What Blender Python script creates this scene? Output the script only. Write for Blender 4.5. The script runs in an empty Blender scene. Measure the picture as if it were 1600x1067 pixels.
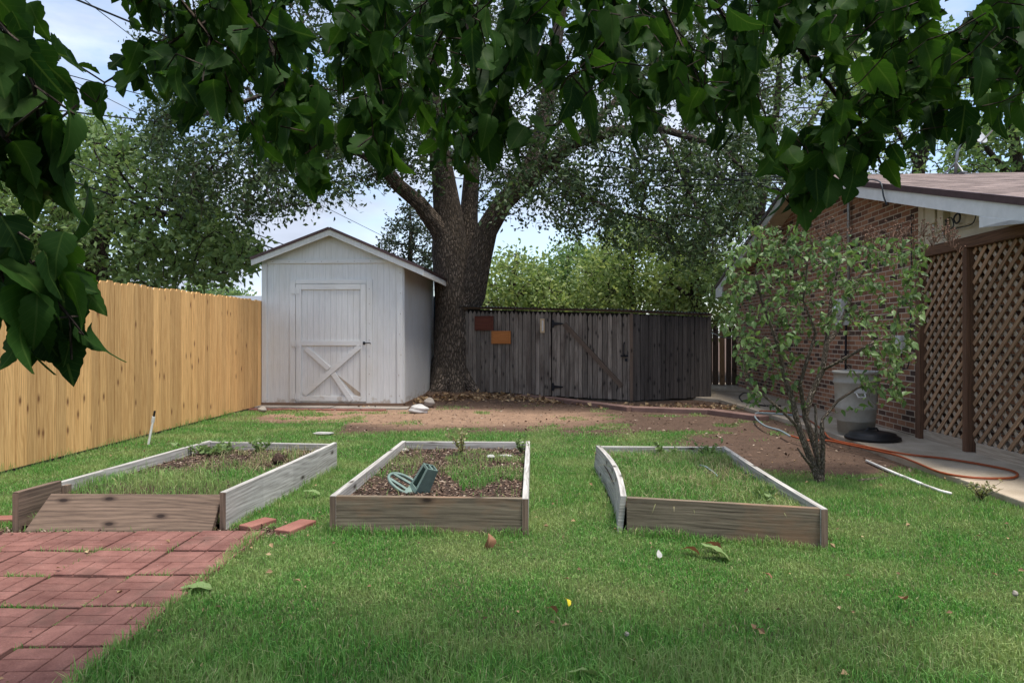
import bpy, math, random, numpy as np
from mathutils import Vector, Matrix, Euler
random.seed(7); rng = np.random.default_rng(11)
F, H, HY = 1100.0, 1.22, 525.0
D = bpy.data; SC = bpy.context.scene; COL = SC.collection
def P(px, py, Y): return Vector(((px-800)/F*Y, Y, H+(HY-py)/F*Y))
def G(px, py, z=0.0):
    Y = (H-z)*F/(py-HY); return Vector(((px-800)/F*Y, Y, z))
R = math.radians
U = random.uniform
# ------------------------------------------------------------ numpy noise
_perm = rng.random((256, 256))
def vnoise(x, y):
    xi = np.floor(x).astype(int); yi = np.floor(y).astype(int)
    fx = x-xi; fy = y-yi; fx = fx*fx*(3-2*fx); fy = fy*fy*(3-2*fy)
    a = _perm[xi % 256, yi % 256]; b = _perm[(xi+1) % 256, yi % 256]
    c = _perm[xi % 256, (yi+1) % 256]; d = _perm[(xi+1) % 256, (yi+1) % 256]
    return (a*(1-fx)+b*fx)*(1-fy)+(c*(1-fx)+d*fx)*fy
def fbm(x, y, o=3):
    s = 0; a = .5; t = 0
    for i in range(o):
        s = s+a*vnoise(x*2**i+17*i, y*2**i+31*i); t += a; a *= .5
    return s/t
def sstep(a, b, x):
    t = np.clip((x-a)/(b-a), 0, 1); return t*t*(3-2*t)
# ------------------------------------------------------------ materials
class NT:
    def __init__(s, name):
        s.m = D.materials.new(name); s.m.use_nodes = True
        s.t = s.m.node_tree; s.n = s.t.nodes; s.l = s.t.links
        s.b = s.n['Principled BSDF']; s.out = s.n['Material Output']
        s.b.inputs['Specular IOR Level'].default_value = .3
    def add(s, typ, **kw):
        n = s.n.new('ShaderNode'+typ)
        for k, v in kw.items():
            if k.startswith('i_'):
                key = k[2:]; key = int(key) if key.isdigit() else key.replace('_', ' ')
                s.put(n.inputs[key], v)
            else: setattr(n, k, v)
        return n
    def put(s, sock, v):
        if isinstance(v, bpy.types.NodeSocket): s.l.new(v, sock)
        else: sock.default_value = v
    def math(s, op, a, b=0.0, clamp=False):
        n = s.add('Math', operation=op, use_clamp=clamp); s.put(n.inputs[0], a); s.put(n.inputs[1], b); return n.outputs[0]
    def mix(s, f, a, b, mode='MIX'):
        n = s.n.new('ShaderNodeMix'); n.data_type = 'RGBA'; n.blend_type = mode
        s.put(n.inputs[0], f)
        for i, v in ((6, a), (7, b)):
            if isinstance(v, tuple) and len(v) == 3: v = (*v, 1)
            s.put(n.inputs[i], v)
        return n.outputs[2]
    def ramp(s, f, stops):
        n = s.add('ValToRGB'); s.put(n.inputs[0], f); e = n.color_ramp.elements
        while len(e) < len(stops): e.new(.5)
        for k, (p, c) in enumerate(stops):
            e[k].position = p; e[k].color = (*c, 1) if len(c) == 3 else c
        return n.outputs[0]
    def uv(s, sx=1, sy=1):
        n = s.add('TexCoord'); m = s.add('Mapping'); s.l.new(n.outputs['UV'], m.inputs[0])
        m.inputs['Scale'].default_value = (sx, sy, 1); return m.outputs[0]
    def obj(s, sx=1, sy=1, sz=1):
        n = s.add('TexCoord'); m = s.add('Mapping'); s.l.new(n.outputs['Object'], m.inputs[0])
        m.inputs['Scale'].default_value = (sx, sy, sz); return m.outputs[0]
    def noise(s, vec, scale, detail=4, rough=.55, dist=0.0):
        n = s.add('TexNoise', i_Scale=scale, i_Detail=detail, i_Roughness=rough, i_Distortion=dist)
        s.l.new(vec, n.inputs['Vector']); return n.outputs[0]
    def bump(s, h, dist=.01, strength=1.0):
        n = s.add('Bump', i_Distance=dist, i_Strength=strength); s.l.new(h, n.inputs['Height'])
        s.l.new(n.outputs[0], s.b.inputs['Normal'])
    def fin(s, col=None, rough=.8):
        if col is not None: s.put(s.b.inputs['Base Color'], col if not (isinstance(col, tuple) and len(col) == 3) else (*col, 1))
        s.put(s.b.inputs['Roughness'], rough); return s.m

def wood(name, dark, light, knot=(.03, .02, .015), var=.5, tint=None, knots=True, bump=.002, grain=70, kth=.62):
    n = NT(name)
    fine = n.noise(n.uv(3.2, grain), 1, 8, .75, .25)
    broad = n.noise(n.uv(.8, 17), 1, 6, .7, .5)
    sx = n.add('SeparateXYZ'); n.l.new(n.uv(), sx.inputs[0])
    ph = n.math('ADD', n.math('MULTIPLY', sx.outputs[1], 230.0), n.math('MULTIPLY', n.noise(n.uv(.8, 4.5), 1, 2, .5, .4), 42.0))
    band = n.math('ADD', n.math('MULTIPLY', n.math('SINE', ph), .5), .5)
    v = n.math('ADD', n.math('ADD', n.math('MULTIPLY', fine, .5), n.math('MULTIPLY', broad, .43)), n.math('MULTIPLY', band, .07))
    c = n.ramp(v, [(.36, dark), (.62, light)])
    isl = n.add('NewGeometry').outputs['Random Per Island']
    k = n.math('ADD', n.math('MULTIPLY', isl, var), 1-var*.5)
    hs = n.add('HueSaturation'); n.l.new(c, hs.inputs['Color']); n.l.new(k, hs.inputs['Value']); c = hs.outputs[0]
    if tint:
        t = n.noise(n.uv(1.3, 3), 1.2, 4, .6); c = n.mix(n.ramp(t, [(.5, (0, 0, 0)), (.7, (1, 1, 1))]), c, tint)
    crk = n.noise(n.uv(1.2, 90), 1, 2, .5, .2)
    c = n.mix(n.ramp(crk, [(.27, (.75,)*3), (.34, (0, 0, 0))]), c, knot)
    if knots:
        vo = n.add('TexVoronoi', voronoi_dimensions='2D', i_Scale=1.0); n.l.new(n.uv(3.1, 7.5), vo.inputs['Vector'])
        d = vo.outputs['Distance']
        sel = n.add('SeparateColor'); n.l.new(vo.outputs['Color'], sel.inputs[0])
        on = n.math('GREATER_THAN', sel.outputs[0], kth)
        ring = n.ramp(d, [(.06, (.95,)*3), (.10, (.5,)*3), (.20, (0, 0, 0))])
        c = n.mix(n.math('MULTIPLY', ring, on), c, knot)
    n.bump(v, bump); return n.fin(c, .85)
def plain(name, c, rough=.6, var=.12, scale=18, bump=0, metal=0):
    n = NT(name); v = n.noise(n.obj(), scale, 5, .6)
    d = tuple(x*(1-var*1.5) for x in c); l = tuple(min(1, x*(1+var)) for x in c)
    n.b.inputs['Metallic'].default_value = metal
    if bump: n.bump(v, bump)
    return n.fin(n.ramp(v, [(.3, d), (.7, l)]), rough)
def leafmat(name, cols, trans=.35, vein=None, rough=.5, spec=.3, patch=None):
    n = NT(name); n.b.inputs['Specular IOR Level'].default_value = spec
    isl = n.add('NewGeometry').outputs['Random Per Island']
    c = n.ramp(isl, [(i/max(1, len(cols)-1), q) for i, q in enumerate(cols)])
    if len(cols) == 1: c = n.mix(0.0, cols[0], cols[0])
    if patch:
        pn = n.noise(n.obj(), patch[0], 3, .5); c = n.mix(n.ramp(pn, [(.42, (0, 0, 0)), (.66, (patch[2],)*3)]), c, patch[1])
    if vein:
        uv = n.add('TexCoord').outputs['UV']; s = n.add('SeparateXYZ'); n.l.new(uv, s.inputs[0])
        au = n.math('ABSOLUTE', s.outputs[0])
        mid = n.math('LESS_THAN', au, .018)
        fr = n.math('FRACT', n.math('MULTIPLY', n.math('SUBTRACT', s.outputs[1], n.math('MULTIPLY', au, .9)), 7.0))
        sv = n.math('LESS_THAN', fr, .07)
        m = n.math('MAXIMUM', mid, n.math('MULTIPLY', sv, .55))
        c = n.mix(n.math('MULTIPLY', m, .42), c, vein)
        pass
    n.fin(c, rough)
    tr = n.add('BsdfTranslucent'); hs = n.add('HueSaturation', i_Hue=.49, i_Saturation=1.15, i_Value=1.5)
    n.l.new(c, hs.inputs['Color']); n.l.new(hs.outputs[0], tr.inputs[0])
    mx = n.add('MixShader', i_0=trans); n.l.new(n.b.outputs[0], mx.inputs[1]); n.l.new(tr.outputs[0], mx.inputs[2])
    n.l.new(mx.outputs[0], n.out.inputs[0]); return n.m
M = {}
M['fence'] = wood('cedar_fence', (.42, .21, .068), (.80, .50, .21), (.17, .07, .025), .4, bump=.001, kth=.8)
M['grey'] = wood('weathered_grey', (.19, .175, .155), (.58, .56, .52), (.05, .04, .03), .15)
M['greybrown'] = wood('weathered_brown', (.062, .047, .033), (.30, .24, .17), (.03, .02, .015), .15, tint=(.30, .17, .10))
M['brown'] = wood('damp_brown', (.06, .042, .032), (.25, .175, .125), (.02, .012, .01), .15, bump=.003)
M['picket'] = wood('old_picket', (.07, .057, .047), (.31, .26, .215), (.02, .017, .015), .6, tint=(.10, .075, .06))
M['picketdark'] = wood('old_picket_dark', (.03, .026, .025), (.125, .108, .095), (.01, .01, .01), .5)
M['newpicket'] = wood('newer_picket', (.25, .14, .07), (.42, .27, .15), (.1, .05, .03), .1)
M['backfence'] = wood('back_fence_wood', (.06, .04, .03), (.16, .115, .085), (.02, .015, .01), .4)
M['stain'] = wood('stained_post', (.06, .032, .02), (.19, .10, .06), (.02, .01, .008), .2, knots=False)
M['lattice'] = wood('lattice_wood', (.15, .085, .045), (.42, .26, .155), (.03, .02, .015), .5, knots=False)
M['latticeback'] = wood('lattice_wood_grey', (.24, .19, .145), (.50, .42, .33), (.05, .04, .03), .3, knots=False)
M['plaqued'] = wood('plaque_red_wood', (.075, .022, .014), (.16, .05, .03), (.05, .01, .01), .1, knots=False)
M['plaqueo'] = wood('plaque_orange_wood', (.30, .10, .025), (.52, .20, .06), (.2, .06, .02), .1, knots=False)
M['skid'] = wood('skid_beam', (.12, .07, .045), (.28, .18, .12), (.05, .03, .02), .2)
def white_paint():
    n = NT('white_paint'); o = n.obj()
    v = n.noise(n.uv(3, 40), 1, 4, .6); c = n.ramp(v, [(.3, (.60, .60, .59)), (.7, (.72, .72, .70))])
    z = n.add('SeparateXYZ'); n.l.new(o, z.inputs[0])
    g = n.noise(o, 6, 6, .7); low = n.math('SUBTRACT', n.math('ADD', g, .06), n.math('MULTIPLY', z.outputs[2], .75))
    c = n.mix(n.ramp(low, [(.48, (0, 0, 0)), (.58, (.7,)*3)]), c, (.38, .31, .24))
    g2 = n.noise(n.obj(30, 30, 9), 1, 5, .7)
    c = n.mix(n.ramp(g2, [(.66, (0, 0, 0)), (.72, (.5,)*3)]), c, (.42, .36, .30))
    g3 = n.noise(n.obj(1.1, 1.1, .6), 1.6, 4, .6)
    c = n.mix(n.ramp(g3, [(.45, (0, 0, 0)), (.8, (.5,)*3)]), c, (.56, .52, .44))
    n.bump(v, .0015); return n.fin(c, .6)
M['white'] = white_paint()
M['trim'] = plain('trim_white', (.74, .74, .73), .5, .06, 9)
M['cream'] = plain('cream_board', (.56, .49, .36), .6, .12, 4)
M['maroon'] = plain('maroon_drip', (.085, .05, .05), .5, .15, 12)
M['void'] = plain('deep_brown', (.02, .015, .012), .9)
def brick(nm='brick_wall', g=1.0):
    n = NT(nm); uv = n.uv()
    b = n.add('TexBrick', offset=.5, i_Scale=1.0, i_Color1=(0, 0, 0, 1), i_Color2=(1, 1, 1, 1), i_Mortar=(0, 0, 0, 1), i_Mortar_Size=.0075,
              i_Mortar_Smooth=.15, i_Brick_Width=.203, i_Row_Height=.068, i_Bias=0.0); n.l.new(uv, b.inputs['Vector'])
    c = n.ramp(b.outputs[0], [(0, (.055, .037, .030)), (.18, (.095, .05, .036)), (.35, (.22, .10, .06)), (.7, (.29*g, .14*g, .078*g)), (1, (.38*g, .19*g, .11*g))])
    nn = n.noise(uv, 60, 5, .7); c = n.mix(.55, c, n.ramp(nn, [(.3, (.45,)*3), (.7, (1.35,)*3)]), 'MULTIPLY')
    c = n.mix(b.outputs['Fac'], c, n.ramp(n.noise(uv, 90, 3), [(.3, (.36, .29, .22)), (.7, (.52, .43, .34))]))
    h = n.math('ADD', n.math('MULTIPLY', n.math('SUBTRACT', 1.0, b.outputs['Fac']), 1.0), n.math('MULTIPLY', nn, .25))
    n.bump(h, .008); return n.fin(c, .9)
M['brick'] = brick(); M['brickporch_lit'] = brick('porch_brick_lit', 1.7)  # porch copy: same brick, colour brightened to stand in for light behind the lattice
def shingle():
    n = NT('roof_shingle'); uv = n.uv()
    b = n.add('TexBrick', i_Scale=1.0, i_Color1=(.10, .072, .062, 1), i_Color2=(.27, .205, .18, 1), i_Mortar=(.05, .035, .03, 1), i_Mortar_Size=.006,
              i_Brick_Width=.25, i_Row_Height=.13, i_Bias=0.0); n.l.new(uv, b.inputs['Vector'])
    c = n.mix(.5, b.outputs[0], n.ramp(n.noise(uv, 120, 3), [(.3, (.5,)*3), (.7, (1.3,)*3)]), 'MULTIPLY')
    n.bump(n.math('SUBTRACT', 1.0, b.outputs['Fac']), .01); return n.fin(c, .95)
M['shingle'] = shingle()
def bark(name, d, l, sc=9):
    n = NT(name); uv = n.uv(1, 1)
    w = n.noise(uv, 7, 4, .6)
    mp = n.add('Mapping'); mp.inputs['Scale'].default_value = (sc*.9, sc*2.6, 1); n.l.new(uv, mp.inputs[0])
    mv = n.add('VectorMath', operation='ADD'); n.l.new(mp.outputs[0], mv.inputs[0])
    cw = n.add('CombineXYZ'); n.l.new(n.math('MULTIPLY', w, 1.6), cw.inputs[0]); n.l.new(n.math('MULTIPLY', w, 1.8), cw.inputs[1]); n.l.new(cw.outputs[0], mv.inputs[1])
    vo = n.add('TexVoronoi', feature='DISTANCE_TO_EDGE', i_Scale=1.0); n.l.new(mv.outputs[0], vo.inputs['Vector'])
    e = n.ramp(vo.outputs[0], [(.02, (0, 0, 0)), (.28, (1, 1, 1))])
    f = n.noise(uv, 70, 4, .7); v = n.math('ADD', n.math('MULTIPLY', e, .7), n.math('MULTIPLY', f, .3))
    big = n.noise(uv, 1.5, 3, .6)
    c = n.mix(.5, n.ramp(v, [(.15, d), (.85, l)]), n.ramp(big, [(.3, (.6,)*3), (.7, (1.3,)*3)]), 'MULTIPLY')
    n.bump(v, .035); return n.fin(c, .95)
M['oakbark'] = bark('oak_bark', (.05, .039, .029), (.25, .195, .15))
M['bark'] = bark('thin_bark', (.03, .022, .016), (.11, .085, .065), 14)
M['shrubbark'] = bark('shrub_bark', (.13, .10, .075), (.38, .31, .24), 25)
M['twig'] = plain('twig_brown', (.07, .05, .035), .8, .3)
M['deadtwig'] = plain('dead_seed_brown', (.16, .09, .06), .9, .3)
def ground():
    n = NT('ground_soil'); at = n.add('Attribute', attribute_name='soil').outputs[0]; o = n.obj()
    f = n.noise(o, 38, 8, .75); g = n.noise(o, 6, 5, .65)
    c = n.mix(.75, at, n.ramp(f, [(.3, (.45,)*3), (.72, (1.5,)*3)]), 'MULTIPLY')
    c = n.mix(.6, c, n.ramp(g, [(.3, (.6,)*3), (.72, (1.35,)*3)]), 'MULTIPLY')
    n.bump(n.math('ADD', f, n.math('MULTIPLY', g, 2)), .02); return n.fin(c, .95)
M['ground'] = ground()
def concrete(name, a, b):
    n = NT(name); o = n.obj()
    c = n.ramp(n.noise(o, 2.2, 6, .65), [(.3, a), (.7, b)])
    c = n.mix(.5, c, n.ramp(n.noise(o, 90, 4, .7), [(.3, (.7,)*3), (.7, (1.2,)*3)]), 'MULTIPLY')
    n.bump(n.noise(o, 60, 4), .003); return n.fin(c, .9)
M['path'] = concrete('path_concrete', (.32, .26, .185), (.52, .44, .34))
M['slab'] = concrete('old_slab', (.22, .19, .16), (.40, .36, .31))
M['rock'] = concrete('white_rock', (.30, .29, .27), (.58, .57, .54))
def paver():
    n = NT('red_paver'); o = n.obj(); isl = n.add('NewGeometry').outputs['Random Per Island']; oi = n.add('ObjectInfo').outputs['Random']
    tcg = n.add('TexCoord'); geo = n.add('NewGeometry').outputs['Position']
    a = n.noise(geo, 5, 6, .7); c = n.ramp(a, [(.3, (.15, .062, .05)), (.7, (.32, .155, .125))])
    k = n.math('ADD', n.math('ADD', n.math('MULTIPLY', isl, .22), n.math('MULTIPLY', oi, .25)), .78)
    hs = n.add('HueSaturation'); n.l.new(c, hs.inputs['Color']); n.l.new(k, hs.inputs['Value']); c = hs.outputs[0]
    f = n.noise(geo, 140, 4, .75); c = n.mix(.6, c, n.ramp(f, [(.3, (.6,)*3), (.7, (1.3,)*3)]), 'MULTIPLY')
    c = n.mix(n.ramp(n.noise(geo, 55, 3, .6), [(.68, (0, 0, 0)), (.74, (.6,)*3)]), c, (.45, .36, .32))
    c = n.mix(n.ramp(n.noise(geo, 3.1, 6, .7), [(.52, (0, 0, 0)), (.7, (.6,)*3)]), c, (.10, .065, .05))
    n.bump(n.math('ADD', f, n.noise(geo, 25, 3)), .006); return n.fin(c, .92)
M['paver'] = paver()
M['brickred'] = concrete('loose_brick', (.19, .075, .055), (.33, .15, .115))
M['curb'] = concrete('red_curb', (.11, .065, .055), (.24, .15, .125))
M['mulch'] = leafmat('mulch_chips', [(.035, .02, .013), (.10, .06, .04), (.05, .03, .02), (.26, .18, .125), (.14, .085, .06), (.42, .34, .26)], .0, None, .9)
M['litter'] = leafmat('dry_litter', [(.10, .06, .035), (.27, .17, .09), (.40, .28, .15), (.16, .09, .05), (.50, .38, .22)], .1, None, .8)
M['bedsoil'] = plain('bed_soil', (.07, .043, .03), .95, .6, 60, .02)
M['grass'] = leafmat('lawn_grass', [(.05, .15, .035), (.12, .32, .065), (.20, .45, .10), (.065, .20, .045), (.16, .38, .08), (.30, .38, .14), (.09, .23, .055), (.22, .42, .11), (.06, .17, .04), (.52, .47, .27)], .3, None, .55, .2, (1.7, (.38, .43, .18), .65))
M['drygrass'] = leafmat('dry_grass', [(.11, .19, .055), (.36, .33, .16), (.48, .42, .25), (.16, .22, .07), (.30, .28, .13)], .3, None, .6)
M['weed'] = leafmat('weed_leaf', [(.10, .17, .06), (.17, .26, .09), (.22, .3, .12)], .3)
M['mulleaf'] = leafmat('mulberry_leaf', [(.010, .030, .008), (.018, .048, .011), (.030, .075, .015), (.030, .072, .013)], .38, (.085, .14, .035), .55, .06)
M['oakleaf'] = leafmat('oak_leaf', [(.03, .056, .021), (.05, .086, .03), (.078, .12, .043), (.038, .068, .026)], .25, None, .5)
M['leafA'] = leafmat('left_tree_leaf', [(.09, .155, .05), (.145, .22, .075), (.23, .32, .12), (.11, .18, .06)], .35)
M['leafB'] = leafmat('yellow_green_leaf', [(.13, .20, .065), (.19, .27, .09), (.30, .36, .13), (.15, .22, .075)], .4)
M['leafC'] = leafmat('mid_green_leaf', [(.09, .16, .06), (.13, .21, .075), (.20, .28, .10), (.10, .175, .06)], .4)
M['leafD'] = leafmat('dark_evergreen_leaf', [(.03, .05, .028), (.05, .075, .04), (.07, .10, .055)], .25)
M['shrubleaf'] = leafmat('shrub_leaf', [(.055, .11, .033), (.095, .17, .05), (.165, .25, .085), (.075, .135, .042)], .3, (.25, .32, .15), .45)
M['plasticgreen'] = plain('green_plastic', (.15, .22, .19), .45, .2, 12)
M['can'] = plain('grey_plastic', (.34, .325, .285), .55, .12, 7)
M['black'] = plain('black_plastic', (.013, .013, .014), .45)
M['iron'] = plain('black_iron', (.012, .013, .018), .5, metal=.3)
M['metal'] = plain('galvanised', (.30, .31, .32), .45, metal=.6)
M['greymetal'] = plain('grey_painted_metal', (.50, .50, .48), .5)
M['hose'] = plain('orange_hose', (.27, .06, .018), .5)
M['hosegrey'] = plain('grey_hose', (.20, .25, .27), .5)
M['pvc'] = plain('white_pvc', (.75, .74, .70), .4)
M['wire'] = plain('wire_dark', (.03, .035, .04), .5)
M['roofdark'] = plain('dark_corrugated', (.025, .03, .03), .6)
M['blue'] = plain('blue_barrel', (.03, .055, .09), .4)
M['slate'] = plain('distant_roof_grey', (.20, .22, .25), .9)
M['dish'] = plain('dish_grey', (.34, .35, .36), .5)
M['tan'] = plain('thermometer_tan', (.55, .40, .25), .6)
M['drylf'] = leafmat('dry_brown_leaf', [(.20, .10, .05), (.27, .14, .08)], .15, (.45, .3, .18), .7)
M['greenlf'] = leafmat('fallen_green_leaf', [(.17, .25, .09)], .15, (.32, .38, .2), .7)
M['yellow'] = plain('yellow_petal', (.7, .55, .03), .6)

# ------------------------------------------------------------ objects
WM = {}
def tag(o, label=None, cat=None, group=None, kind=None):
    for k, v in (('label', label), ('category', cat), ('group', group), ('kind', kind)):
        if v: o[k] = v
    return o
def thing(name, loc, label, cat, group=None, rz=0):
    o = D.objects.new(name, None); COL.objects.link(o); o.empty_display_size = .2
    o.location = loc; o.rotation_euler = (0, 0, rz)
    WM[o.name] = Matrix.Translation(Vector(loc)) @ Matrix.Rotation(rz, 4, 'Z')
    return tag(o, label, cat, group)
def link(name, me, parent=None, origin=None):
    o = D.objects.new(name, me); COL.objects.link(o)
    if parent:
        o.parent = parent; W = WM[parent.name]
        me.transform(W.inverted()); WM[o.name] = W
    elif origin is not None:
        W = Matrix.Translation(Vector(origin)); me.transform(W.inverted()); o.location = origin; WM[o.name] = W
    else: WM[o.name] = Matrix.Identity(4)
    return o
class MB:
    def __init__(s, M4=None): s.V = []; s.Fc = []; s.UV = []; s.M = M4
    def _v(s, vs):
        i = len(s.V); s.V += [tuple(s.M @ Vector(v)) if s.M else tuple(v) for v in vs]; return i
    def face(s, vs, uvs=None):
        i = s._v(vs); s.Fc.append(list(range(i, i+len(vs)))); s.UV.append(uvs or [(v[0], v[1]) for v in vs])
    def box(s, c, sz, rot=None):
        T = Matrix.Translation(Vector(c))
        if rot is not None: T = T @ (rot.to_4x4() if isinstance(rot, Matrix) else Euler(rot).to_matrix().to_4x4())
        h = [x/2 for x in sz]; L = max(range(3), key=lambda k: sz[k]); off = (U(0, 50), U(0, 50))
        loc = [Vector((x, y, z)) for x in (-h[0], h[0]) for y in (-h[1], h[1]) for z in (-h[2], h[2])]
        i = s._v([T @ v for v in loc])
        for f, ax in (((0, 1, 3, 2), 0), ((4, 6, 7, 5), 0), ((0, 4, 5, 1), 1), ((2, 3, 7, 6), 1), ((0, 2, 6, 4), 2), ((1, 5, 7, 3), 2)):
            o = [k for k in range(3) if k != ax]
            if L in o: u, v = L, [k for k in o if k != L][0]
            else: u, v = o
            s.Fc.append([i+k for k in f]); s.UV.append([(loc[k][u]+off[0], loc[k][v]+off[1]+ax*.37) for k in f])
        return s
    def board(s, p0, p1, width, thick, up=(0, 0, 1)):
        p0, p1, up = Vector(p0), Vector(p1), Vector(up); d = (p1-p0); Lh = d.length; d.normalize()
        t = d.cross(up).normalized(); w = t.cross(d).normalized()
        Mx = Matrix((d, t, w)).transposed()
        return s.box((p0+p1)/2, (Lh, thick, width), Mx)
    def prism(s, poly, fr, depth, off=None, uvo=None):
        """poly [(a,b)], fr(a,b,t)->xyz ; t in 0..depth"""
        off = uvo if uvo is not None else (U(0, 50), U(0, 50)); n = len(poly)
        A = [fr(a, b, 0) for a, b in poly]; B = [fr(a, b, depth) for a, b in poly]
        i = s._v(A+B); uv = [(b+off[0], a+off[1]) for a, b in poly] if uvo is None else [(a, b) for a, b in poly]
        s.Fc.append(list(range(i, i+n))); s.UV.append(uv)
        s.Fc.append([i+n+k for k in range(n)][::-1]); s.UV.append(uv[::-1])
        for k in range(n):
            j = (k+1) % n; s.Fc.append([i+k, i+n+k, i+n+j, i+j])
            s.UV.append([uv[k], (uv[k][0], uv[k][1]+depth), (uv[j][0], uv[j][1]+depth), uv[j]])
        return s
    def tube(s, pts, rad, n=8, cap=True, wob=0.0):
        pts = [Vector(p) for p in pts]; m = len(pts)
        if not hasattr(rad, '__len__'): rad = [rad]*m
        up = Vector((0, 0, 1)); ring = []; L = 0; prev = None; off = U(0, 30)
        rm = max(rad); i0 = len(s.V); Ls = []
        for k, p in enumerate(pts):
            d = (pts[min(k+1, m-1)]-pts[max(k-1, 0)]).normalized()
            if prev is None:
                a = d.cross(Vector((0, 1, 0)) if abs(d.y) < .9 else Vector((1, 0, 0))).normalized()
            else: a = (prev-d*prev.dot(d)).normalized()
            b = d.cross(a); prev = a
            if k: L += (p-pts[k-1]).length
            Ls.append(L)
            vs = []
            for q in range(n):
                t = 2*math.pi*q/n; r = rad[k]*(1+(wob*math.sin(3*t+k*.7+off)+wob*.6*math.sin(5*t-k*.4)) if wob else 1)
                vs.append(p+a*r*math.cos(t)+b*r*math.sin(t))
            s._v(vs)
        for k in range(m-1):
            for q in range(n):
                q2 = (q+1) % n; s.Fc.append([i0+k*n+q, i0+k*n+q2, i0+(k+1)*n+q2, i0+(k+1)*n+q])
                w = 2*math.pi*rm/n
                s.UV.append([(Ls[k]+off, q*w), (Ls[k]+off, (q+1)*w), (Ls[k+1]+off, (q+1)*w), (Ls[k+1]+off, q*w)])
        if cap:
            s.Fc.append([i0+q for q in range(n)][::-1]); s.UV.append([(0, 0)]*n)
            s.Fc.append([i0+(m-1)*n+q for q in range(n)]); s.UV.append([(0, 0)]*n)
        return s
    def lathe(s, prof, n, T, sx=1, sy=1):
        m = len(prof); i0 = len(s.V)
        for r, z in prof: s._v([T @ Vector((r*sx*math.cos(2*math.pi*q/n), r*sy*math.sin(2*math.pi*q/n), z)) for q in range(n)])
        for k in range(m-1):
            for q in range(n):
                q2 = (q+1) % n; s.Fc.append([i0+k*n+q, i0+k*n+q2, i0+(k+1)*n+q2, i0+(k+1)*n+q]); s.UV.append([(q, k)]*4)
        s.Fc.append([i0+q for q in range(n)][::-1]); s.UV.append([(0, 0)]*n)
        s.Fc.append([i0+(m-1)*n+q for q in range(n)]); s.UV.append([(0, 0)]*n)
        return s
    def build(s, name, mat, parent=None, smooth=False, bevel=0, origin=None):
        me = D.meshes.new(name); me.from_pydata(s.V, [], s.Fc)
        uvl = me.uv_layers.new(name='UVMap'); flat = np.array([c for f in s.UV for q in f for c in q], dtype=np.float32)
        uvl.data.foreach_set('uv', flat); me.materials.append(mat)
        if smooth: me.polygons.foreach_set('use_smooth', [True]*len(me.polygons))
        me.update(); o = link(name, me, parent, origin)
        if bevel:
            b = o.modifiers.new('bevel', 'BEVEL'); b.width = bevel; b.segments = 2; b.limit_method = 'ANGLE'
        return o
def npmesh(name, V, Fc, mat, parent=None, uv=None, smooth=True, origin=None):
    """V (N,3); Fc list of (M,k) int arrays"""
    me = D.meshes.new(name); me.vertices.add(len(V)); me.vertices.foreach_set('co', V.astype(np.float32).ravel())
    loops = np.concatenate([f.ravel() for f in Fc]); tot = np.concatenate([np.full(len(f), f.shape[1]) for f in Fc])
    st = np.concatenate([[0], np.cumsum(tot)[:-1]])
    me.loops.add(len(loops)); me.loops.foreach_set('vertex_index', loops.astype(np.int32))
    me.polygons.add(len(tot)); me.polygons.foreach_set('loop_start', st.astype(np.int32))
    me.polygons.foreach_set('use_smooth', np.full(len(tot), smooth))
    if uv is not None:
        l = me.uv_layers.new(name='UVMap'); l.data.foreach_set('uv', uv[loops].astype(np.float32).ravel())
    me.materials.append(mat); me.update(calc_edges=True); me.validate()
    return link(name, me, parent, origin)
def stamp(T, Fs, pos, X, Yv, Z, scl, Tuv=None):
    """place template T (t,3) at pos with axes X,Yv,Z (N,3) and scale (N,)"""
    N = len(pos); t = len(T)
    V = pos[:, None, :]+scl[:, None, None]*(T[None, :, 0:1]*X[:, None, :]+T[None, :, 1:2]*Yv[:, None, :]+T[None, :, 2:3]*Z[:, None, :])
    off = (np.arange(N)*t)[:, None, None]
    Fo = [(f[None]+off).reshape(-1, f.shape[1]) for f in Fs]
    return V.reshape(-1, 3), Fo, (np.tile(Tuv, (N, 1)) if Tuv is not None else None)
def nrm(a): return a/np.maximum(np.linalg.norm(a, axis=1, keepdims=True), 1e-9)
def axes(dirs, roll=None):
    """leaf axes: Y along dirs, Z random normal biased up"""
    N = len(dirs); Yv = nrm(dirs); r = rng.normal(size=(N, 3)) if roll is None else roll
    X = nrm(np.cross(Yv, r)); Z = np.cross(X, Yv); return X, Yv, Z
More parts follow.
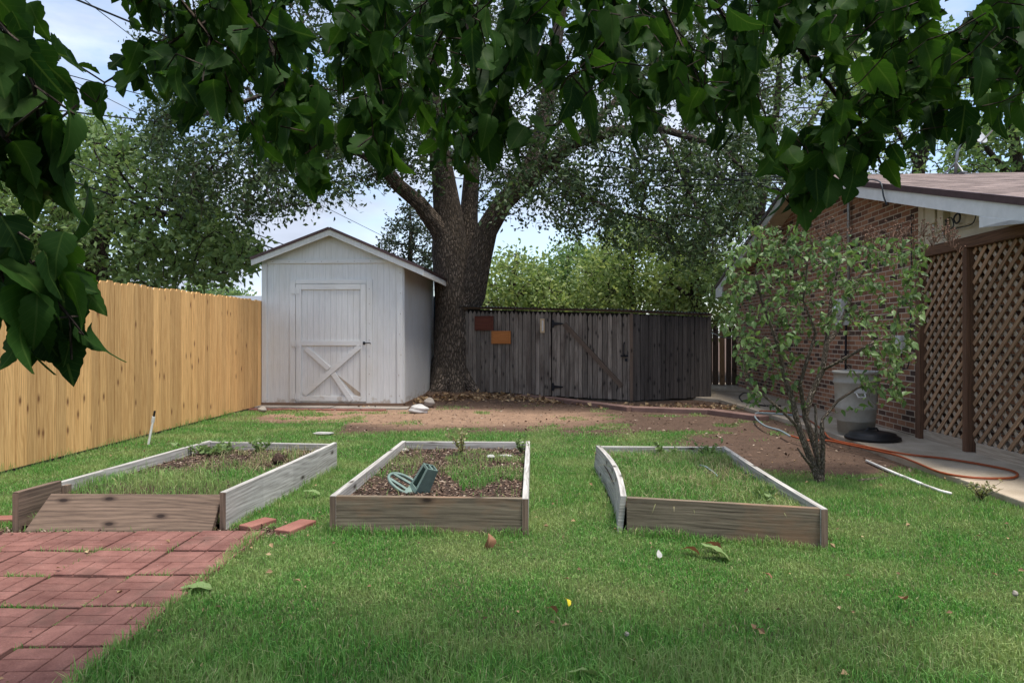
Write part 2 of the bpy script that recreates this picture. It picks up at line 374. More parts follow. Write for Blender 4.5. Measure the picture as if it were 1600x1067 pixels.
# leaf templates
T_S = np.array([[0, 0, 0], [-.27, .45, .07], [0, 1, -.04], [.27, .45, .07]]); F_S = [np.array([[0, 3, 2], [0, 2, 1]])]
def big_leaf(lobe=0, rows=11, ratio=.62, bend=.25):
    V = []; UVs = []; cols = (-1, -.55, 0, .55, 1); ph = rng.random()*6; tw = rng.normal()*.25; rows = rows+4 if rows > 8 else rows
    for i in range(rows):
        t = i/(rows-1)
        w = ratio*.5*(1.28*(max(0, math.sin(math.pi*t**.62)))**.72)*(1-.25*t) if 0 < t < 1 else 0
        wl = w*(1-lobe*.55*math.exp(-((t-.52)/.07)**2)); wr = w*(1-(lobe*.6)*math.exp(-((t-.58)/.06)**2))
        if i % 2: wl *= .89; wr *= .89
        for c in cols:
            ww = wl if c < 0 else wr; x = c*ww
            back = -.10*(abs(c)**2)*max(0, 1-t*3)
            V.append([x+.05*math.sin(2.5*t+ph)*t, t+back, (.12+.22*abs(math.sin(ph)))*abs(x)-bend*t*t+.022*math.sin(9*t+c*3+ph)+tw*x*t]); UVs.append([x, t])
    f = []
    n = len(cols)
    for i in range(rows-1):
        for j in range(n-1): f.append([i*n+j, i*n+j+1, (i+1)*n+j+1, (i+1)*n+j])
    return np.array(V), [np.array(f)], np.array(UVs)

# ------------------------------------------------------------ space colonisation
def grow(nodes, par, attr, step, infl, kill, iters=90, grav=0.0, jit=.15, grow_from=0):
    N = np.array(nodes, float); Pn = list(par); A = np.array(attr, float)
    dist = np.full(len(A), 1e9); near = np.zeros(len(A), int)
    def upd(i0, i1):
        for s in range(i0, i1, 400):
            e = min(i1, s+400); d = np.linalg.norm(A[:, None, :]-N[None, s:e, :], axis=2)
            j = d.argmin(1); dm = d[np.arange(len(A)), j]; m = dm < dist; dist[m] = dm[m]; near[m] = j[m]+s
    upd(grow_from, len(N)); cnt = np.zeros(200000, int)
    for it in range(iters):
        act = dist < infl
        if not act.any(): break
        idx, inv = np.unique(near[act], return_inverse=True)
        dirs = np.zeros((len(idx), 3)); np.add.at(dirs, inv, nrm(A[act]-N[near[act]]))
        dirs = nrm(dirs)+rng.normal(size=dirs.shape)*jit; dirs[:, 2] -= grav; dirs = nrm(dirs)
        ok = cnt[idx] < 3; cnt[idx] += 1; idx = idx[ok]; dirs = dirs[ok]
        if len(idx) == 0: break
        new = N[idx]+dirs*step; i0 = len(N); N = np.vstack([N, new]); Pn += list(idx); upd(i0, len(N))
        keep = dist > kill; A = A[keep]; dist = dist[keep]; near = near[keep]
        if len(A) == 0: break
    return N, np.array(Pn)
def radii(N, Pn, tip, p=2.4, fixed=None):
    n = len(N); r = np.zeros(n)
    for i in range(n-1, -1, -1):
        ri = max(r[i], tip**p) if r[i] else tip**p
        r[i] = ri
        if Pn[i] >= 0: r[Pn[i]] += ri
    r = r**(1/p)
    if fixed:
        for i, v in fixed.items(): r[i] = v
    return r
def skeleton_mesh(mb, N, Pn, r, rmin=0.0, nbase=0):
    ch = {}
    for i, p in enumerate(Pn):
        if p >= 0: ch.setdefault(int(p), []).append(i)
    stack = [(i, None) for i, p in enumerate(Pn) if p < 0]
    while stack:
        i, p = stack.pop()
        chain = [i] if p is None else [p, i]
        while True:
            c = ch.get(i)
            if not c: break
            c = sorted(c, key=lambda q: -r[q]); stack += [(q, i) for q in c[1:]]; i = c[0]; chain.append(i)
        rr = [float(r[q]) for q in chain]
        if p is not None: rr[0] = min(rr[0], rr[1]*1.15)
        if max(rr) < rmin: continue
        m = max(rr); n = 18 if m > .2 else 10 if m > .08 else 6 if m > .025 else 4 if m > .012 else 3
        mb.tube([N[q] for q in chain], rr, n, cap=False, wob=.03 if m > .1 else 0)
    return ch
def skel_paths(paths, stp=.35):
    """paths: list of lists of (x,y,z,r); path k>0 starts at the nearest node of earlier ones. returns nodes, parents, fixed radii"""
    nodes = []; par = []; fx = {}
    for k, pth in enumerate(paths):
        last = -1
        if k:
            q = Vector(pth[0][:3]); last = min(range(len(nodes)), key=lambda i: (Vector(nodes[i])-q).length)
            pth = pth[1:]
        for a in pth:
            if last >= 0:
                a0 = nodes[last]; L = (Vector(a[:3])-Vector(a0)).length; m = max(1, int(L/stp)); r0 = fx[last]
                if k and a is pth[0]: r0 = min(r0, a[3]*1.25)
                for j in range(1, m+1):
                    t = j/m; nodes.append([a0[i]*(1-t)+a[i]*t for i in range(3)]); par.append(last); last = len(nodes)-1; fx[last] = r0*(1-t)+a[3]*t
            else: nodes.append(list(a[:3])); par.append(-1); last = len(nodes)-1; fx[last] = a[3]
    return nodes, par, fx
def leaves_on(N, Pn, r, rmax, per, size, spread, droop=.3, tmpl=None, along=.6):
    idx = np.where(r < rmax)[0]; idx = idx[Pn[idx] >= 0]
    k = rng.poisson(per, len(idx)); ii = np.repeat(idx, k)
    pos = N[ii]+(N[Pn[ii]]-N[ii])*rng.random((len(ii), 1))+rng.normal(size=(len(ii), 3))*spread
    d = rng.normal(size=(len(ii), 3)); d[:, 2] -= droop*2
    d += nrm(N[ii]-N[Pn[ii]])*along
    return pos, d, size*(.65+.7*rng.random(len(ii)))

# ------------------------------------------------------------ ground
def soil(x, y):
    b = 9.05+.5*(fbm(x*.9, y*.9+5)-.5)*3.0+np.where(x < -2.3, .7, 0)+np.where((x > .6), -.4, 0)
    s = sstep(-.25, .35, y-b)
    e = np.sqrt(((x-3.05)/1.3)**2+((y-7.6)/1.6)**2)+.35*(fbm(x*2, y*2)-.5)
    s = np.maximum(s, 1-sstep(.8, 1.1, e))
    s = np.maximum(s, ((x > -3.7) & (x < -1.38) & (y > 4.30) & (y < 4.47))*1.0)
    s = np.maximum(s, sstep(3.45, 3.7, x)*sstep(6.2, 6.8, y)*.8)
    return s
def gz(x, y):
    return .13*np.exp(-(((x+1.1)/1.7)**2+((y-14.9)/1.5)**2))+.012*(fbm(x*1.5, y*1.5)-.5)*sstep(8, 10, y)
ax = np.concatenate([[-400, -150, -60, -25, -12, -8], np.arange(-6, 7.01, .08), [9, 12, 25, 60, 150, 400]])
ay = np.concatenate([[-300, -60, -20, -6, -2], np.arange(0, 18.01, .08), [20, 25, 40, 80, 200, 500]])
gx, gy = np.meshgrid(ax, ay); gzv = gz(gx, gy)-.004; n1, n2 = gx.shape
V = np.stack([gx, gy, gzv], 2).reshape(-1, 3); ii = np.arange(n1*n2).reshape(n1, n2)
Fq = np.stack([ii[:-1, :-1], ii[:-1, 1:], ii[1:, 1:], ii[1:, :-1]], 2).reshape(-1, 4)
go = npmesh('ground', V, [Fq], M['ground']); tag(go, kind='structure', label='bare garden soil under the lawn, trodden pale before the sheds')
s = soil(gx, gy); nn = fbm(gx*.8+3, gy*1.6); tanm = np.exp(-(((gx+1.3)/3.0)**2+((gy-10.6+.12*gx)/1.25)**2))*1.25+.5*(nn-.5)
tanm = sstep(.3, .8, tanm)*(1-sstep(11.8, 12.6, gy))
lawn = np.array([.075, .095, .03]); dk = np.array([.10, .062, .042]); tn = np.array([.29, .185, .12])
dirt = dk[None, None]*(1-tanm[..., None])+tn[None, None]*tanm[..., None]
c = lawn*(1-s[..., None])+dirt*s[..., None]
at = go.data.color_attributes.new('soil', 'FLOAT_COLOR', 'POINT')
at.data.foreach_set('color', np.concatenate([c, np.ones((n1, n2, 1))], 2).astype(np.float32).ravel())

# beds: corners (outer) front-left, front-right, back-right, back-left at top height
BZ = .228
b1 = [Vector((-3.12, 4.40, 0)), Vector((-1.80, 4.43, 0)), Vector((-1.615, 6.5, 0)), Vector((-2.87, 6.65, 0))]
b2 = [Vector((-1.13, 4.37, 0)), Vector((.10, 4.30, 0)), Vector((.17, 6.63, 0)), Vector((-1.04, 6.66, 0))]
b3 = [Vector((.69, 4.33, 0)), Vector((1.81, 4.04, 0)), Vector((1.92, 6.33, 0)), Vector((.755, 6.37, 0))]
def inq(q, x, y, m=0.0):
    ok = np.ones_like(x, bool)
    for k in range(4):
        a, b = q[k], q[(k+1) % 4]; L = (b-a).length
        ok &= (((b.x-a.x)*(y-a.y)-(b.y-a.y)*(x-a.x))/L) > m
    return ok
# path (concrete slab)
pe = [(3.5, -1), (3.55, 3.0), (3.6, 4.93), (3.74, 6.8), (3.86, 8.66), (3.84, 11), (3.82, 13.0), (3.4, 13.6), (2.9, 14.2), (2.9, 17.5), (8, 17.5), (8, -1)]
pb = MB(); pb.prism(pe, lambda a, b, t: (a, b, .055-t), .12); po = pb.build('path', M['path'], bevel=.01); tag(po, kind='structure', label='concrete walkway beside the brick house')
def onpath(x, y):
    xe = np.interp(y, [-1, 3, 4.93, 6.8, 8.66, 11, 13, 13.6, 14.2, 17.5], [3.5, 3.55, 3.6, 3.74, 3.86, 3.84, 3.82, 3.4, 2.9, 2.9])
    return x > xe+.03
PX0, PX1, PS = -3.53, -1.505, .405
prow = [4.345-.405*k for k in range(0, 7)]
def onpav(x, y): return (x > PX0) & (x < PX1-.03+.10*(vnoise(y*5, x*0)-.5)) & (y < 4.36)

# grass
def blades(x, y, z, h, w, name, mat, seg=1, lean=.55, parent=None, label=None, origin=None):
    n = len(x); a = rng.random(n)*2*np.pi; la = rng.random(n)*2*np.pi; ln = np.abs(rng.normal(size=n))*lean
    side = np.stack([np.cos(a), np.sin(a), np.zeros(n)], 1)*(w/2)[:, None]
    ld = np.stack([np.cos(la), np.sin(la), np.zeros(n)], 1); b = np.stack([x, y, z], 1)
    hv = h[:, None]; up = np.array([[0, 0, 1.]])
    lnn = ln[:, None]
    tip = b+hv*(up*np.maximum(.25, 1-.35*lnn)+ld*lnn)
    if seg == 1:
        V = np.stack([b-side, b+side, tip], 1).reshape(-1, 3); Fx = [np.arange(3*n).reshape(n, 3)]
    else:
        mid = b+hv*.55*(up+ld*lnn*.45)
        V = np.stack([b-side, b+side, mid+side*.8, mid-side*.8, tip], 1).reshape(-1, 3); k = (np.arange(n)*5)[:, None]
        Fx = [k+np.array([[0, 1, 2, 3]]), k+np.array([[3, 2, 4]])]
    return npmesh(name, V, Fx, mat, parent, smooth=False, origin=origin)
def lawn_pts(n, y0, y1, xm):
    y = y0+(y1-y0)*rng.random(n); xw = xm(y); x = (rng.random(n)*2-1)*xw
    ok = (~onpath(x, y)) & (~onpav(x, y)) & (x > -4.62+.04*(y-6)) 
    ok &= ~((y > 11.5) & (x > -4.36) & (x < -1.6))
    for q in (b1, b2, b3): ok &= ~inq(q, x, y, -.004)
    s = soil(x, y); pt = fbm(x*1.6+9, y*1.6)
    dens = (1-s)*(.75+.5*pt)
    # thin tufts out on the bare soil
    dens = np.maximum(dens, np.where(y > 8.2, .5*sstep(.63, .72, fbm(x*2.1+40, y*2.6+7))*(1-sstep(11.0, 12.8, y)), 0))
    dens = np.maximum(dens, np.where((x < -2.2) & (y < 11.8), .8*sstep(.5, .62, fbm(x*1.3+3, y*2.2)), 0))
    dens = np.maximum(dens, np.where(x < -4.0+.04*(y-6), .7, 0))
    ok &= rng.random(n) < dens
    return x[ok], y[ok]
vw = lambda y: np.minimum(.80*y+.7, 4.9)
allx = []
for (y0, y1, n, seg, hh, ww) in ((1.2, 3.0, 150000, 2, .032, .0040), (3.0, 4.6, 200000, 2, .024, .0042), (4.6, 7.0, 240000, 1, .026, .0062), (7.0, 12.5, 240000, 1, .03, .009)):
    x, y = lawn_pts(n, y0, y1, vw); m = len(x)
    h = hh*(.4+1.0*rng.random(m))*(.45+1.2*fbm(x*3.5, y*3.5)); w = ww*(.7+.6*rng.random(m))
    if y0 < 2.2: h *= 1+.8*(1-sstep(2.4, 3.1, y))*(.4+fbm(x*2.5+5, y*2.5)); 
    allx.append((x, y, h, w, seg))
x = np.concatenate([a[0] for a in allx if a[4] == 2]); y = np.concatenate([a[1] for a in allx if a[4] == 2])
o = blades(x, y, gz(x, y)-.004, np.concatenate([a[2] for a in allx if a[4] == 2]), np.concatenate([a[3] for a in allx if a[4] == 2]), 'lawn_grass', M['grass'], 2)
tag(o, 'short green lawn grass in front of the raised beds', 'grass', kind='stuff')
x = np.concatenate([a[0] for a in allx if a[4] == 1]); y = np.concatenate([a[1] for a in allx if a[4] == 1])
o = blades(x, y, gz(x, y)-.004, np.concatenate([a[2] for a in allx if a[4] == 1]), np.concatenate([a[3] for a in allx if a[4] == 1]), 'lawn_grass', M['grass'], 1)
tag(o, 'lawn grass around and behind the raised beds, thinning into bare soil', 'grass', kind='stuff')
# taller fringe along boards, fence, pavers and joints
fx = []; fy = []; fh = []
def fringe(p, q, n, sp, h, side=0):
    t = rng.random(n); x = p[0]+(q[0]-p[0])*t+rng.normal(size=n)*sp; y = p[1]+(q[1]-p[1])*t+rng.normal(size=n)*sp
    fx.append(x); fy.append(y); fh.append(h*(.4+.9*rng.random(n))*(.4+1.1*fbm(x*4, y*4)))
for q in (b1, b2, b3):
    for k in range(4):
        a, b = q[k], q[(k+1) % 4]; nrmv = Vector((b.y-a.y, a.x-b.x, 0)).normalized()*.03
        if q is b1 and k == 0: continue
        fringe(a+nrmv, b+nrmv, 900, .018, .075)
fringe((-3.05, 4.42), (-1.85, 4.43), 500, .02, .05)
fringe((-4.58, 5.3), (-4.40, 11.0), 2600, .05, .10)
fringe((-1.50, 2.0), (-1.54, 4.3), 1500, .02, .07)
fringe((3.62, 4.7), (3.52, 3.2), 1200, .03, .09)
for rr in prow[1:6]:
    for k_ in range(7): xc = U(-3.1, -1.55); fringe((xc-.12, rr), (xc+.12, rr), 70, .008, .04)
for xc in (-1.91, -2.315):
    for k_ in range(4): yc = U(2.4, 4.3); fringe((xc, yc-.06), (xc, yc+.06), 30, .006, .03)
fringe((-1.92, 3.9), (-1.92, 4.3), 40, .006, .035)
x = np.concatenate(fx); y = np.concatenate(fy); h = np.concatenate(fh); ok = np.ones(len(x), bool)
for q in (b1, b2, b3): ok &= ~inq(q, x, y, .0)
x, y, h = x[ok], y[ok], h[ok]
o = blades(x, y, gz(x, y)-.004, h, np.full(len(x), .0045), 'edge_grass', M['grass'], 2, .5); tag(o, 'longer grass growing along the boards, fence and paver edges', 'grass', kind='stuff')

# ------------------------------------------------------------ pavers
def make_paver(parent_loc):
    s_ = .389; o = thing('patio_paver', parent_loc, 'red basketweave concrete paver laid in the patio at the lower left', 'paver', 'red pavers of the corner patio')
    mb = MB(); cx, cy, _ = parent_loc
    mb.box((cx, cy, -.014), (s_-.004, s_-.004, .050))
    g = .0055; q = s_/2
    for i in (0, 1):
        for j in (0, 1):
            ox, oy = cx-s_/2+i*q, cy-s_/2+j*q
            for k in (0, 1):
                if (i+j) % 2: c_, z_ = (ox+q/2, oy+q*(.25+.5*k)), (q-g, q/2-g)
                else: c_, z_ = (ox+q*(.25+.5*k), oy+q/2), (q/2-g, q-g)
                mb.box((c_[0], c_[1], .014), (z_[0], z_[1], .012))
    p = mb.build('paver_block', M['paver'], o, bevel=.004); return o, p
pv = None
for r_ in range(6):
    for c_ in range(5):
        loc = (-1.71-.405*c_, prow[r_]-.2025, 0)
        if pv is None: pv = make_paver(loc); root = pv[0]; continue_ = True
        else:
            root = pv[0].copy(); COL.objects.link(root); ch = pv[1].copy(); COL.objects.link(ch); ch.parent = root; root.location = loc
        root.rotation_euler = (U(-.018, .018), U(-.018, .018), U(-.018, .018)+(math.pi/2 if random.random() < .5 else 0)); root.location[2] = U(-.006, .004)

# loose bricks
for nm, c_, sz, rz, lab, mt in (('loose_brick', G(462, 826), (.12, .27, .04), -.35, 'plain red brick lying in grass just left of the middle bed', 'brickred'),
                            ('loose_brick', G(403, 822), (.105, .22, .045), -.45, 'red brick with whitish end lying in grass by the left bed corner', 'brickred'),
                            ('loose_brick', Vector((-3.33, 4.62, 0)), (.25, .11, .05), .1, 'red brick at the left edge behind the patio', 'brickred')):
    mb = MB(); c_ = Vector(c_); c_.z = .008; mb.box(c_, sz, (0, 0, rz)); mb.V = [tuple(v) for v in mb.V]
    o = mb.build(nm, M[mt], bevel=.006, origin=(c_.x, c_.y, .0)); tag(o, lab, 'brick', 'loose bricks in the grass')

# ------------------------------------------------------------ raised beds
def inner(q, d):
    c_ = (q[0]+q[1]+q[2]+q[3])/4; return [c_+(p-c_)*(1-d/((p-c_).length)) for p in q]
def bedbase(name, q, label, soilz):
    c_ = (q[0]+q[2])/2; o = thing(name, (c_.x, c_.y, 0), label, 'raised bed', 'wooden raised garden beds'); return o
def soil_mesh(q, zf, parent, inset=.03):
    iq = inner(q, inset); n = 26; V = []; 
    for i in range(n+1):
        for j in range(n+1):
            u, v = i/n, j/n; p = (iq[0]*(1-u)+iq[1]*u)*(1-v)+(iq[3]*(1-u)+iq[2]*u)*v; V.append([p.x, p.y, 0])
    V = np.array(V); V[:, 2] = zf(V[:, 0], V[:, 1]); ii = np.arange((n+1)**2).reshape(n+1, n+1)
    Fq = np.stack([ii[:-1, :-1], ii[1:, :-1], ii[1:, 1:], ii[:-1, 1:]], 2).reshape(-1, 4)
    return npmesh('soil', V, [Fq], M['bedsoil'], parent)
def bv(q, u, v): return (q[0]*(1-u)+q[1]*u)*(1-v)+(q[3]*(1-u)+q[2]*u)*v
T_ = .038
bd2 = bedbase('raised_bed', b2, 'middle weathered timber raised bed holding dark soil and a green plastic base', .1)
def side(a, b, z0, z1, name, mat, par, th=T_, inw=1, bow=0, nseg=1, tilt=0):
    a, b = Vector(a), Vector(b); mb = MB(); d = (b-a).normalized(); nv = Vector((-d.y, d.x, 0))*inw; w = z1-z0; off = (U(0, 50), U(0, 50))
    L = (b-a).length
    for k in range(nseg):
        t0, t1 = k/nseg, (k+1)/nseg
        f = lambda t: a+(b-a)*t+nv*bow*math.sin(math.pi*t)
        p, q = f(t0), f(t1); vs = []
        for (e, zz) in ((p, z0), (p, z1), (q, z0), (q, z1)):
            for tt in (0, th): vs.append(e+nv*(tt+tilt*(zz-z0))+Vector((0, 0, zz)))
        i = mb._v(vs); u0, u1 = t0*L+off[0], t1*L+off[0]; v0 = off[1]
        # verts: p z0 (0,1) p z1 (2,3) q z0 (4,5) q z1 (6,7)
        fs = [((0, 4, 6, 2), [(u0, v0), (u1, v0), (u1, v0+w), (u0, v0+w)]), ((1, 3, 7, 5), [(u0, v0), (u0, v0+w), (u1, v0+w), (u1, v0)]),
              ((2, 6, 7, 3), [(u0, v0), (u1, v0), (u1, v0+th), (u0, v0+th)]), ((0, 1, 5, 4), [(u0, v0), (u0, v0+th), (u1, v0+th), (u1, v0)])]
        if k == 0: fs.append(((0, 2, 3, 1), [(0, v0), (0, v0+w), (th*.3, v0+w), (th*.3, v0)]))
        if k == nseg-1: fs.append(((4, 5, 7, 6), [(0, v0), (th*.3, v0), (th*.3, v0+w), (0, v0+w)]))
        for f_, uv in fs: mb.Fc.append([i+q_ for q_ in f_]); mb.UV.append(uv)
    return mb.build(name, mat, par, bevel=.003)
q = b2; e = Vector((1, 0, 0)); g_ = Vector((0, 1, 0))
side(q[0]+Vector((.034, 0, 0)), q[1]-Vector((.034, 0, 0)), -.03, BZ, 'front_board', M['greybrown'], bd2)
side(q[3], q[0]+Vector((0, -.004, 0)), -.03, BZ+.003, 'side_board', M['grey'], bd2)
side(q[1]+Vector((0, -.004, 0)), q[2], -.03, BZ+.003, 'side_board', M['grey'], bd2)
side(q[2]-Vector((.04, 0, 0)), q[3]+Vector((.04, 0, 0)), -.03, BZ-.001, 'back_board', M['grey'], bd2)
z2 = lambda x, y: .145+.03*fbm(x*4, y*4)+.05*np.exp(-(((x+.28)/.16)**2+((y-6.0)/.16)**2))
soil_mesh(q, z2, bd2)
bd3 = bedbase('raised_bed', b3, 'right weathered timber raised bed overgrown with grass and a bowed left board', .1)
q = b3
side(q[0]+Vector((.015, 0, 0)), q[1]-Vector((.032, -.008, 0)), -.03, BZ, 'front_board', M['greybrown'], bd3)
side(q[3]+Vector((-.02, 0, 0)), q[0]+Vector((-.045, .03, 0)), -.03, BZ+.004, 'side_board', M['grey'], bd3, bow=.05, nseg=8, tilt=.10)
side(q[1]+Vector((0, -.004, 0)), q[2], -.03, BZ+.003, 'side_board', M['grey'], bd3, bow=.015, nseg=5)
side(q[2]-Vector((.04, 0, 0)), q[3]+Vector((.04, 0, 0)), -.03, BZ-.001, 'back_board', M['grey'], bd3)
z3 = lambda x, y: .135+.03*fbm(x*4, y*4)
soil_mesh(q, z3, bd3, .05)
bd1 = bedbase('raised_bed', b1, 'left weathered timber raised bed missing its front board', .1)
q = b1; m_ = q[0]+(q[3]-q[0])*.16
side(m_, q[0], -.03, BZ+.018, 'side_board', M['brown'], bd1)
side(q[3], m_+(q[3]-m_).normalized()*.004, -.03, BZ+.006, 'side_board', M['grey'], bd1)
side(q[1], q[2], -.03, BZ+.012, 'side_board', M['grey'], bd1, bow=-.01, nseg=4)
side(q[2]-Vector((.04, 0, 0)), q[3]+Vector((.04, 0, 0)), -.03, BZ-.001, 'back_board', M['grey'], bd1)
mb = MB(); mb.box(bv(q, .04, .17)+Vector((0, 0, .11)), (.035, .05, .2)); mb.build('corner_stake', M['brown'], bd1); mb = MB(); mb.box(bv(q, .05, .94)+Vector((0, 0, .10)), (.04, .05, .2)); mb.build('corner_stake', M['brown'], bd1)
z1 = lambda x, y: .13*sstep(4.5, 4.95, y)+.02*fbm(x*4, y*4)+.02
soil_mesh(q, z1, bd1)
# fallen board leaning
mb = MB(); p0 = Vector((-3.035, 4.37, 0)); p1 = Vector((-1.87, 4.36, 0)); up = Vector((0, .14, .235)).normalized()
mb.V = []; mb.prism([(0, 0), (1.165, -.01), (1.185, .245), (.09, .25)], lambda a, b, t: p0+Vector((a, 0, 0))+up*b+Vector((0, t, -t*.55)), .036)
for k in range(len(mb.UV)): mb.UV[k] = [(v, u) for u, v in mb.UV[k]]
o = mb.build('loose_board', M['brown'], bevel=.003, origin=(-2.45, 4.40, 0)); tag(o, 'dark brown knotty plank fallen against the open front of the left bed', 'board')
# rotten lump at the base of it
# bed vegetation
def bedpts(qd, n, dens):
    x = rng.uniform(min(p.x for p in qd), max(p.x for p in qd), n); y = rng.uniform(min(p.y for p in qd), max(p.y for p in qd), n)
    ok = inq(qd, x, y, .045 if qd in (b1, b2, b3) else 0) & (rng.random(n) < dens(x, y)); return x[ok], y[ok]
d1 = lambda x, y: np.clip(1-sstep(5.15, 5.6, y+.3*(fbm(x*2, y*2)-.5)), 0, 1)*.9+.12*(fbm(x*3, y*3) > .55)
x, y = bedpts(b1, 16000, d1); h = .075*(.5+.8*rng.random(len(x)))
o = blades(x, y, z1(x, y), h, np.full(len(x), .0045), 'bed_grass', M['grass'], 2); tag(o, 'soft green grass filling the front of the left bed', 'grass', kind='stuff')
d2 = lambda x, y: np.where((x > -.42+.5*(5.1-y)*.6) & (y < 6.1), .9*sstep(.36, .52, fbm(x*3+1, y*3)), 0)+np.where((x < -.75) & (y > 5.2) & (y < 6.1), .35, 0)+.02
x, y = bedpts(b2, 12000, d2); h = .06*(.4+.8*rng.random(len(x)))
o = blades(x, y, z2(x, y), h, np.full(len(x), .0045), 'bed_grass', M['grass'], 2); tag(o, 'green grass patch at the right side of the middle bed', 'grass', kind='stuff')
d3 = lambda x, y: np.where((x > 1.45) & (y > 5.1) & (y < 5.9), .25, .95)
x, y = bedpts(b3, 17000, d3); h = .08*(.4+.8*rng.random(len(x)))
o = blades(x, y, z3(x, y), h, np.full(len(x), .0045), 'bed_grass', M['grass'], 2); tag(o, 'green grass covering the right bed', 'grass', kind='stuff')
for qd, zf, dn, n, lab in ((b3, z3, lambda x, y: .2+.8*np.exp(-(((x-1.35)/.3)**2+((y-5.0)/.4)**2))+.5*(y > 5.8), 9500, 'dry straw coloured grass tangled in the right bed'),
                           (b1, z1, lambda x, y: .8*sstep(5.2, 5.6, y)*(x > -2.6)*(fbm(x*3, y*3) > .42), 3600, 'dry weeds lying on the soil at the back of the left bed'),
                           (b2, z2, lambda x, y: .5*((x < -.5) & (y > 5.0) & (fbm(x*3, y*3) > .48)), 2600, 'thin dry grass on the soil of the middle bed')):
    x, y = bedpts(qd, n, dn); h = .085*(.4+.8*rng.random(len(x)))
    o = blades(x, y, zf(x, y), h, np.full(len(x), .005), 'dry_grass', M['drygrass'], 2, 1.1); tag(o, lab, 'dry grass', kind='stuff')
def chips(qd, zf, n, dn, size, mat, name, lab, cat):
    x, y = bedpts(qd, n, dn); m = len(x); pos = np.stack([x, y, zf(x, y)+.004], 1)
    d = rng.normal(size=(m, 3)); d[:, 2] *= .35; X, Yv, Z = axes(d, rng.normal(size=(m, 3))*.35+np.array([[0, 0, 1.]]))
    V, Fx, _ = stamp(T_S, F_S, pos, X, Yv, Z, size*(.5+rng.random(m))); o = npmesh(name, V, Fx, mat, smooth=False); tag(o, lab, cat, kind='stuff')
chips(b2, z2, 9000, lambda x, y: np.full_like(x, .9), .024, M['mulch'], 'mulch', 'dark wood mulch chips over the middle bed soil', 'mulch')
chips(b1, z1, 8000, lambda x, y: 1.0*(y > 5.2), .024, M['mulch'], 'mulch', 'dark mulch and dead stems at the back of the left bed', 'mulch')
chips(b3, z3, 3000, lambda x, y: .1+.9*((x > 1.4) & (y > 5.1)), .024, M['mulch'], 'mulch', 'brown mulch showing through grass of the right bed', 'mulch')

for q, par_, pts_ in ((b2, bd2, ((0, .019), (1, -.019))), (b3, bd3, ((1, -.019),)), (b1, bd1, ((0, .019), (1, -.019)))):
    for k, dx in pts_:
        hz = BZ+(.010 if q is b1 else 0); mb = MB(); mb.box((q[k].x+dx, q[k].y-.0065 if q is not b1 else q[k].y-.003, (hz-.035)/2), (.037, .004, hz+.03)); mb.build('board_end', M['brown'], par_)
chips([Vector((-3.7, 4.29, 0)), Vector((-1.36, 4.27, 0)), Vector((-1.36, 4.50, 0)), Vector((-3.7, 4.45, 0))], lambda x, y: 0*x, 3000, lambda x, y: np.full_like(x, .9), .022, M['mulch'], 'mulch', 'dark soil crumbs between the patio and the fallen plank', 'mulch')
# plants in beds
def weed(base, n, h, spread, name, lab, leafm, leafsize=.03, stemm='twig', nl=14):
    root = thing(name, base, lab, 'plant'); mb = MB(); pos = []; dr = []
    for i in range(n):
        a = U(0, 6.28); tx, ty = math.cos(a)*spread*U(.3, 1), math.sin(a)*spread*U(.3, 1); hh = h*U(.55, 1)
        pts = [Vector(base)+Vector((tx*t**1.5, ty*t**1.5, hh*t-(.25*hh*t*t if spread > h else 0))) for t in (0, .33, .66, 1)]
        mb.tube(pts, [.0035, .003, .002, .001], 4)
        for k in range(nl):
            t = U(.15, 1); j = min(2, int(t*3)); p = pts[j].lerp(pts[j+1], t*3-j); pos.append(p); dr.append([U(-1, 1), U(-1, 1), U(-.2, .9)])
    mb.build('stem', M[stemm], root); pos = np.array(pos); X, Yv, Z = axes(np.array(dr))
    V, Fx, _ = stamp(T_S, F_S, pos, X, Yv, Z, leafsize*(.6+.8*rng.random(len(pos)))); npmesh('foliage', V, Fx, M[leafm], root); return root
pw = G(722, 712, .17); weed((pw.x, pw.y, .17), 9, .30, .16, 'weed', 'thin yellow green stemmed weed at the back of the middle bed', 'drygrass', .028, nl=26)
weed((.08, 6.35, .16), 8, .17, .12, 'weed', 'low leafy weed in the back right corner of the middle bed', 'weed', .03)
weed((-2.68, 6.3, .14), 22, .16, .34, 'weed', 'sprawling green weed over the back left corner of the left bed', 'weed', .045, nl=22)
weed((-2.3, 6.45, .14), 10, .15, .15, 'weed', 'small upright weed at the back middle of the left bed', 'weed', .04)
weed((1.35, 6.2, .14), 7, .16, .12, 'weed', 'dark green weed against the back board of the right bed', 'weed', .04)
weed((1.72, 6.2, .14), 9, .17, .16, 'weed', 'leafy weed in the back right corner of the right bed', 'weed', .04)
weed((1.62, 4.5, .14), 9, .12, .14, 'weed', 'low weed in the front right corner of the right bed', 'weed', .04)
wd = G(1532, 782); weed((wd.x, wd.y, 0), 12, .16, .16, 'weed', 'dry wispy grass weed at the walkway edge on the right', 'drygrass', .03, nl=10)
